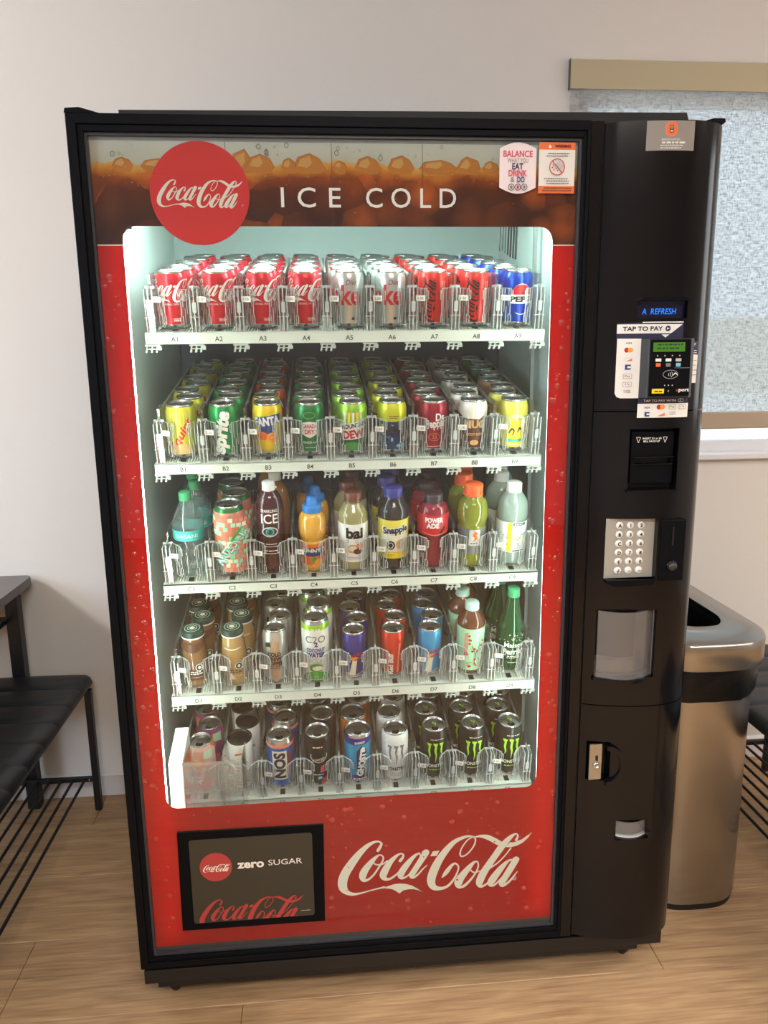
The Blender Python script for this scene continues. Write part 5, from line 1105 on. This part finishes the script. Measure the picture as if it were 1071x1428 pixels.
p = Print(); claw(p, 'ink_lime'); p.t('MONSTER', 0, .0430, .0125, 'ink_white', width=.046, bold=.02); p.lines(0, .0300, .028, 1, .004, 'ink_lime', .0024, 3); p.lines(0, .116, .028, 1, .003, 'ink_greylight', .0024, 5)
ms = can_meshes('monster', ER, EH, [(1, 'can_black')], p)
q = Print(); q.rib([(-.004, .006, .002), (-.001, .001, .002), (.003, -.004, .0012)], 'ink_lime'); q.rib([(.003, .006, .002), (.004, .0, .0016), (.001, -.006, .001)], 'ink_lime')
ms = ms+[('lid_emblem', q.map(lambda u, v, l: (u, v, EH-.0017+l), None).mesh('lid_emblem'), None)]
for i in (7, 8, 9): lane('E%d' % i, 'green_claw_mark_energy_can', 'can', ['black energy drink can with a lime claw mark'], [0], ER, 3, [ms])

# ================================================================== FURNITURE AND TRASH CAN
def bench(name, label, x_in, sgn, y0, y1, depth, loc):
    """x_in: edge towards the room; sgn: direction of the depth from there"""
    t = thing(name, label, 'bench', loc, group='upholstered benches'); t.pop('group', None) if False else None
    X = lambda a: x_in+sgn*a
    mb = MB(); zt = .452
    seams = [y1-.105*k for k in range(0, int((y1-y0)/.105)+2)]
    prof = []
    ys = []
    y = y1
    while y > y0:
        for q in (0, .06, .2, .4, .6, .8, .94):
            yy = y-.105*q
            if yy > y0: ys.append((yy, {0: -.0055, .06: -.002}.get(q, -.001 if q == .94 else .0006)))
        y -= .105
    ys.append((y0, -.004)); ys[0] = (y1, -.010)
    sec = [(.012, -.046), (.002, -.036), (0, -.022), (.004, -.010), (.016, -.002), (.05, 0), (.12, .001), (.20, .001), (depth-.05, 0), (depth-.016, -.002), (depth-.004, -.010), (depth, -.022), (depth-.002, -.036), (depth-.012, -.046)]
    vs = [(X(a), yy+(.0 if b > -.03 else 0), zt+b+(dz if b > -.03 else 0)) for yy, dz in ys for a, b in sec]
    n = len(sec); fs = [(i*n+k, i*n+k+1, (i+1)*n+k+1, (i+1)*n+k) for i in range(len(ys)-1) for k in range(n-1)]
    fs += [tuple(range(n)), tuple((len(ys)-1)*n+k for k in range(n-1, -1, -1))]
    fs += [(i*n, (i+1)*n, (i+1)*n+n-1, i*n+n-1) for i in range(len(ys)-1)]
    mb.add(vs, fs, 'vinyl', True); mb.build('seat', t, loc, sharp=50)
    mb = MB(); mb.box(min(X(.02), X(depth-.02)), max(X(.02), X(depth-.02)), y0+.03, y1-.02, zt-.056, zt-.0461, 'bench_steel'); mb.build('seat_board', t, loc)
    for a in (.0, depth-.022):
        for yy in (y1-.012, y0+.04):
            xs = sorted((X(a), X(a+.020))); MB().box(xs[0], xs[1], yy-.020, yy, .004, zt-.046, 'bench_steel').box(xs[0]+.001, xs[1]-.001, yy-.019, yy-.001, 0, .004, 'black_matte').build('leg', t, loc, bevel=.0015)
    for yy in (y1-.014, y0+.038):
        xs = sorted((X(.02), X(depth-.022))); MB().box(xs[0], xs[1], yy-.014, yy, .099, .113, 'bench_steel').build('cross_bar', t, loc, bevel=.001)
        MB().lathe([(.004, 0), (.004, .001), (.002, .0022), (0, .0022)], 12, 'chrome').xf(Matrix.Translation((X(.0295), yy-.014, .106)) @ Matrix.Rotation(PI/2, 4, 'X')).build('bolt', t, loc)
    a = .045
    while a < depth-.03:
        MB().tube([(X(a), y1-.02, .105), (X(a), y0+.03, .105)], .0045, 'bench_steel', 8).build('shelf_rod', t, loc); a += .0355
    return t
bench('bench', 'black padded bench with a rod shelf below, at the left beside the table', -.308, -1, -.62, .826, .36, (-.48, .1, 0))
bench('bench', 'black padded bench with a rod shelf below, behind the trash can', 1.545, 1, -.55, .815, .36, (1.72, .1, 0))
to = (-.80, .40, 0)
tb = thing('table', 'grey topped table on black steel legs in the left corner', 'table', to)
mb = MB(); mb.prism(rrect(-1.20, -.474, -.55, .882, .022, 6), 'z', .728, .754, 'table_top'); mb.build('table_top', tb, to, bevel=.002)
for x in (-1.185, -.542):
    for y in (.838, -.53): MB().box(x, x+.038, y-.018, y+.018, .004, .728, 'bench_steel').box(x+.002, x+.036, y-.016, y+.016, 0, .004, 'black_matte').build('leg', tb, to, bevel=.002)
MB().box(-1.147, -.542, .832, .844, .622, .636, 'bench_steel').build('rail', tb, to); MB().box(-1.147, -.542, -.536, -.524, .622, .636, 'bench_steel').build('rail', tb, to)
MB().tube([(-.546, .838, .610), (-.60, .838, .520), (-.66, .838, .44)], .006, 'bench_steel').build('brace', tb, to) if False else None
MB().tube([(-.546, .820, .625), (-.546, .30, .625), (-.546, -.52, .625)], .007, 'bench_steel').build('side_rail', tb, to)

to = (1.3375, .465, 0)
tr = thing('trash_can', 'tall brushed steel trash can with a black liner between machine and bench', 'trash can', to)
def outline(x0, x1, y0, y1, bulge, r, n=10):
    """rounded plan with a bowed front and back"""
    pts = []; base = rrect(x0, x1, y0, y1, r, n)
    c = (x0+x1)/2; h = (x1-x0)/2
    out = []
    for i in range(len(base)):
        a, b = base[i], base[(i+1) % len(base)]; k = max(1, int(math.dist(a, b)/.02))
        for q in range(k): out.append((a[0]+(b[0]-a[0])*q/k, a[1]+(b[1]-a[1])*q/k))
    return [(x, y-(bulge*(1-((x-c)/h)**2) if y < (y0+y1)/2 else -bulge*(1-((x-c)/h)**2))) for x, y in out]
def shell(mb, rings, mat, caps=False, smooth=True):
    n = len(rings[0][0]); vs = []
    for pl, z in rings:
        vs += [(x, y, z(y) if callable(z) else z) for x, y in pl]
    fs = [(k*n+i, k*n+(i+1) % n, (k+1)*n+(i+1) % n, (k+1)*n+i) for k in range(len(rings)-1) for i in range(n)]
    mb.add(vs, fs, mat, smooth)
    if caps: mb.add(vs[:n], [tuple(range(n))], mat); mb.add(vs[-n:], [tuple(range(n))], mat)
def grow(pl, d):
    cx, cy = 1.3375, .465; hx, hy = .1425, .28
    return [(cx+(x-cx)*(hx+d)/hx, cy+(y-cy)*(hy+d)/hy) for x, y in pl]
OUT = outline(1.195, 1.480, .205, .725, .022, .095)
mb = MB(); shell(mb, [(grow(OUT, -.003), .0), (grow(OUT, -.001), .018)], 'black_matte', True); mb.build('base', tr, to)
mb = MB(); shell(mb, [(OUT, .018), (OUT, .62)], 'steel_brushed', True); mb.build('can_body', tr, to, sharp=50)
rd = random.Random(6)
mb = MB(); rings = []
for k in range(7):
    z = .572+.095*k/6; f = .004+.004*math.sin(PI*k/6)
    pl = grow(OUT, f); pl = [(x+rd.uniform(-.0034, .0034), y+rd.uniform(-.0034, .0034)) for x, y in pl]; rings.append((pl, z if 0 < k < 6 else (lambda y, z=z: z)))
shell(mb, rings, 'bag'); mb.build('liner_bag', tr, to)
mb = MB(); G = lambda d: grow(OUT, d)
shell(mb, [(G(.011), .654), (G(.017), .656), (G(.0185), .662), (G(.0185), .712), (G(.0170), .719), (G(.0120), .723), (G(-.066), .738), (G(-.070), .7365), (G(-.072), .722), (G(-.074), .68)], 'steel_brushed'); mb.build('rim', tr, to, sharp=40)
mb = MB(); shell(mb, [(G(-.0745), .728), (G(-.078), .715), (G(-.083), .660), (G(-.092), .626)], 'bag', False); mb.add([(x, y, .626) for x, y in G(-.092)], [tuple(range(len(OUT)))], 'bag'); mb.build('liner_mouth', tr, to)
